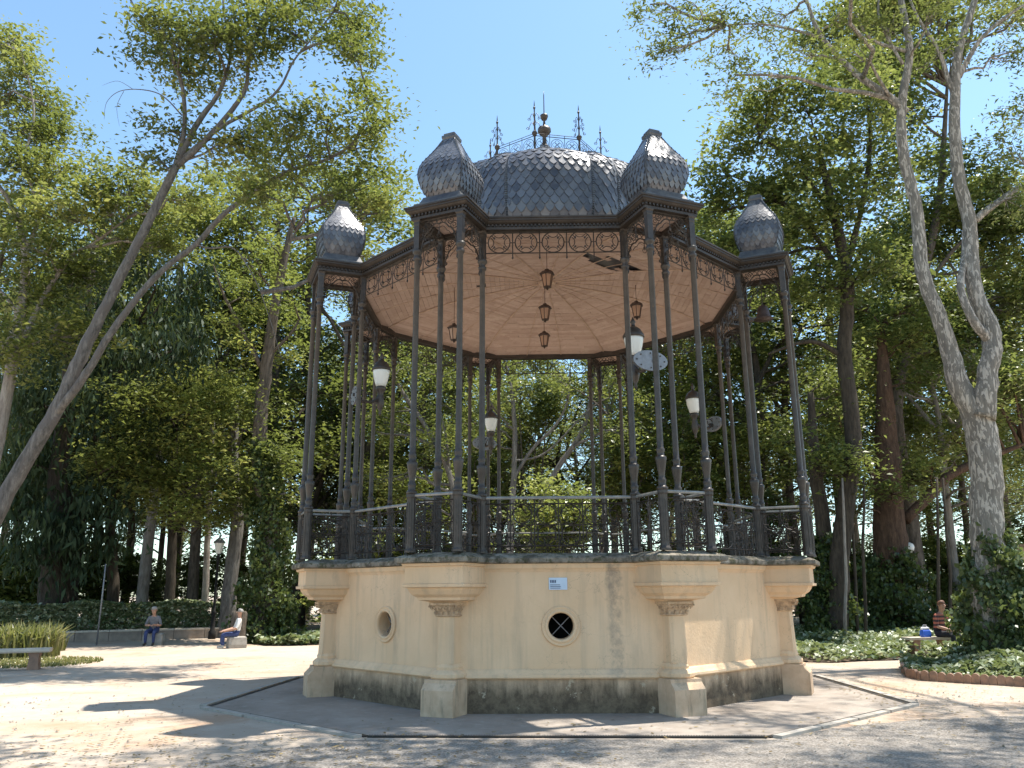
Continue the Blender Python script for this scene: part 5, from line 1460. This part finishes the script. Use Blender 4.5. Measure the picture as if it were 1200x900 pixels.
# ------------------------------------------------------------------ people
SKIN = simple('skin', (.45, .26, .18), (.40, .22, .15), 12, .55)
def person(label, loc, rz, seat, mats, lean=.06, head_turn=0.0, hands='lap', sc=1.0, group=None):
    """seated figure facing local -Y. mats = dict(top, legs, shoe, hair)"""
    s = seat
    J = dict(pel=((0, 0, s + .10), .15), sp=((0, -lean*.3, s + .28), .135), ch=((0, -lean*1.2, s + .46), .15), nk0=((0, -lean*2.0, s + .585), .07), nk=((0, -lean*2.4, s + .635), .052),
             hd0=((0, -lean*2.7 - .012, s + .70), .072), hd1=((0, -lean*2.9 - .01, s + .775), .088), hd2=((0, -lean*3.0, s + .845), .07))
    E_ = [('pel', 'sp', 'top'), ('sp', 'ch', 'top'), ('ch', 'nk0', 'top'), ('nk0', 'nk', 'skin'), ('nk', 'hd0', 'skin'), ('hd0', 'hd1', 'skin'), ('hd1', 'hd2', 'skin')]
    for n, q in (('l', -1), ('r', 1)):
        hx = .10*q
        wr = dict(lap=(.11*q, -.34 - lean, s + .19), knee=(.15*q, -.42, s + .19), hold=(.07*q, -.34 - lean, s + .30))[hands]
        J.update({n+'sh': ((.165*q, -lean*1.6, s + .52), .068), n+'el': ((.25*q, -.08 - lean, s + .27), .047), n+'wr': (wr, .032), n+'ha': ((wr[0]*.92, wr[1] - .055, wr[2] - .01), .036),
                  n+'hip': ((hx, -.03, s + .085), .092), n+'th': ((.12*q, -.24, s + .085), .082), n+'kn': ((.13*q, -.45, s + .065), .064), n+'ca': ((.13*q, -.455, s*.58), .058), n+'an': ((.13*q, -.43, .10), .042), n+'he': ((.13*q, -.44, .045), .045), n+'to': ((.145*q, -.60, .035), .036)})
        E_ += [('ch', n+'sh', 'top'), (n+'sh', n+'el', 'top'), (n+'el', n+'wr', 'skin'), (n+'wr', n+'ha', 'skin'), ('pel', n+'hip', 'legs'), (n+'hip', n+'th', 'legs'), (n+'th', n+'kn', 'legs'), (n+'kn', n+'ca', 'legs'), (n+'ca', n+'an', 'legs'), (n+'an', n+'he', 'shoe'), (n+'he', n+'to', 'shoe')]
    names = list(J); idx = {k_: i for i, k_ in enumerate(names)}
    me = bpy.data.meshes.new('skeleton'); me.from_pydata([J[k_][0] for k_ in names], [(idx[a], idx[b]) for a, b, _ in E_], [])
    ob = bpy.data.objects.new('skeleton', me); COL.objects.link(ob)
    md = ob.modifiers.new('Skin', 'SKIN'); md.use_smooth_shade = True
    for i, k_ in enumerate(names):
        sv = me.skin_vertices[0].data[i]; r_ = J[k_][1]; sv.radius = (r_*1.15, r_*.82) if k_ in ('ch', 'sp', 'pel') else (r_, r_); sv.use_root = (k_ == 'pel')
    ob.modifiers.new('Sub', 'SUBSURF').levels = 2; ob.modifiers['Sub'].render_levels = 2
    dg = bpy.context.evaluated_depsgraph_get(); dg.update()
    body = bpy.data.meshes.new_from_object(ob.evaluated_get(dg)); bpy.data.objects.remove(ob)
    V = np.array([v.co for v in body.vertices]); A = np.array([J[a][0] for a, b, _ in E_]); B = np.array([J[b][0] for a, b, _ in E_])
    # hands, nose, ears added to the same mesh
    ex = MB()
    for n, q in (('l', -1), ('r', 1)):
        h = np.array(J[n+'ha'][0])
        for i, (ox, ln) in enumerate(((-.026, .055), (-.009, .068), (.009, .064), (.025, .050))):
            ex.tube([h + (ox, -.015, 0), h + (ox*1.1, -.015 - ln*.6, -.008), h + (ox*1.1, -.015 - ln, -.032)], [.0095, .009, .007], 6)
        ex.tube([h + (-q*.025, .02, 0), h + (-q*.05, -.015, .004), h + (-q*.055, -.045, -.006)], [.011, .010, .008], 6)
    hd = np.array(J['hd1'][0]); ex.tube([hd + (0, -.082, .02), hd + (0, -.10, -.005), hd + (0, -.108, -.018)], [.006, .011, .013], 6)
    for q in (-1, 1): ex.tube([hd + (q*.082, .005, .02), hd + (q*.094, .015, .0), hd + (q*.084, .005, -.03)], [.010, .014, .008], 6)
    mouth = MB(); mouth.tube([hd + (-.022, -.083, -.048), hd + (0, -.090, -.050), hd + (.022, -.083, -.048)], .005, 5)
    for q in (-1, 1): mouth.tube([hd + (q*.042, -.074, .018), hd + (q*.022, -.084, .018)], .008, 6)
    ml = [mats['top'], mats['legs'], SKIN, mats['shoe'], mats['hair']]; code = dict(top=0, legs=1, skin=2, shoe=3)
    full = MB(); full.v = [tuple(v) for v in V]; full.f = [tuple(p_.vertices) for p_ in body.polygons]; nb = len(full.f)
    full.add(ex.v, ex.f); n1 = len(full.f); full.add(mouth.v, mouth.f)
    fm = full.mesh('body', ml, True); mi = []
    for p_ in body.polygons:
        c = np.array(p_.center); t_ = np.clip(np.sum((c - A)*(B - A), 1)/np.sum((B - A)**2, 1), 0, 1); dd = np.linalg.norm(c - (A + (B - A)*t_[:, None]), axis=1)
        mi.append(code[E_[int(np.argmin(dd))][2]])
    mi += [2]*(n1 - nb) + [4]*(len(full.f) - n1); fm.polygons.foreach_set('material_index', mi)
    t = thing('person', label, 'person', loc, rz, group); t.scale = (sc, sc, sc)
    link('body', fm, t)
    m = MB(); h2 = hd + np.array([0, .012, .03]); rr = []
    for j in range(8):
        ph_ = j/7*math.pi*.62; rr.append([h2 + np.array([.098*math.sin(ph_)*math.cos(a), .102*math.sin(ph_)*math.sin(a) + (.018 if math.sin(a) < 0 else 0)*math.sin(ph_), .092*math.cos(ph_) + (.0 if math.sin(a) > -.3 else .035*math.sin(ph_))]) for a in np.linspace(0, 2*math.pi, 16, endpoint=False)])
    m.rings(rr[1:] , True); m.build('hair', mats['hair'], t, True)
    return t
WHITE = simple('white_shirt', (.72, .70, .66), (.62, .60, .57), 8, .8); GREYS = simple('grey_shirt', (.20, .20, .21), (.13, .13, .14), 20, .8)
JEANS = simple('blue_jeans', (.045, .065, .17), (.03, .045, .12), 12, .85); DKT = simple('dark_trousers', (.02, .02, .025), rough=.85); SHOE = simple('shoe', (.06, .045, .035), rough=.6); SHOE2 = simple('pale_shoe', (.5, .46, .4), rough=.7)
GREYH = simple('grey_hair', (.34, .32, .30), (.22, .21, .20), 40, .7); DARKH = simple('dark_hair', (.035, .025, .02), rough=.6); REDH = simple('reddish_hair', (.16, .07, .04), rough=.6)
k = NT('striped_top'); X, Y, Z = k.xyz(); wv = k.math('SINE', k.math('MULTIPLY', Z, 62)); k.col(k.mix(k.ramp(wv, -.1, .1), (.42, .13, .08), (.06, .03, .03))); STRIPE = k.set(.8)
p = G(262, 760); sb = thing('stone_block', 'low stone block under the man in the white shirt', 'stone', (p[0] + .30, p[1] + .25, 0), .5)
m = MB(); m.rings([[(-x, -y, z), (x, -y, z), (x*.97, y, z), (-x*1.03, y, z)] for x, y, z in ((.26, .2, -.03), (.27, .22, .1), (.25, .20, .31), (.22, .17, .335))]); m.build('block', M_KERB, sb)
person('seated man in a white shirt and blue jeans leaning against a stump', (p[0] + .30, p[1] + .22, 0), rad(-62), .36, dict(top=WHITE, legs=JEANS, shoe=SHOE2, hair=GREYH), -.02, hands='knee', sc=.92)
p = G(170, 757)
sb = thing('stone_block', 'low stone block under the person in the grey shirt', 'stone', (p[0], p[1] + .62, 0), .1)
m = MB(); m.rings([[(-x, -y, z), (x, -y, z), (x*.97, y, z), (-x*1.03, y, z)] for x, y, z in ((.3, .2, -.03), (.31, .22, .1), (.29, .20, .33), (.26, .17, .365))]); m.build('block', M_KERB, sb)
person('person in a grey shirt and blue jeans sitting in front of the hedge, leaning forward', (p[0], p[1] + .55, 0), rad(8), .38, dict(top=GREYS, legs=JEANS, shoe=SHOE, hair=GREYH), .07, hands='hold', sc=.95)
person('person in a striped orange-red top sitting on the stone bench by the ivy', (pb[0] + .33, pb[1] + .04, 0), rad(28), .43, dict(top=STRIPE, legs=DKT, shoe=SHOE, hair=REDH), .05, hands='lap')
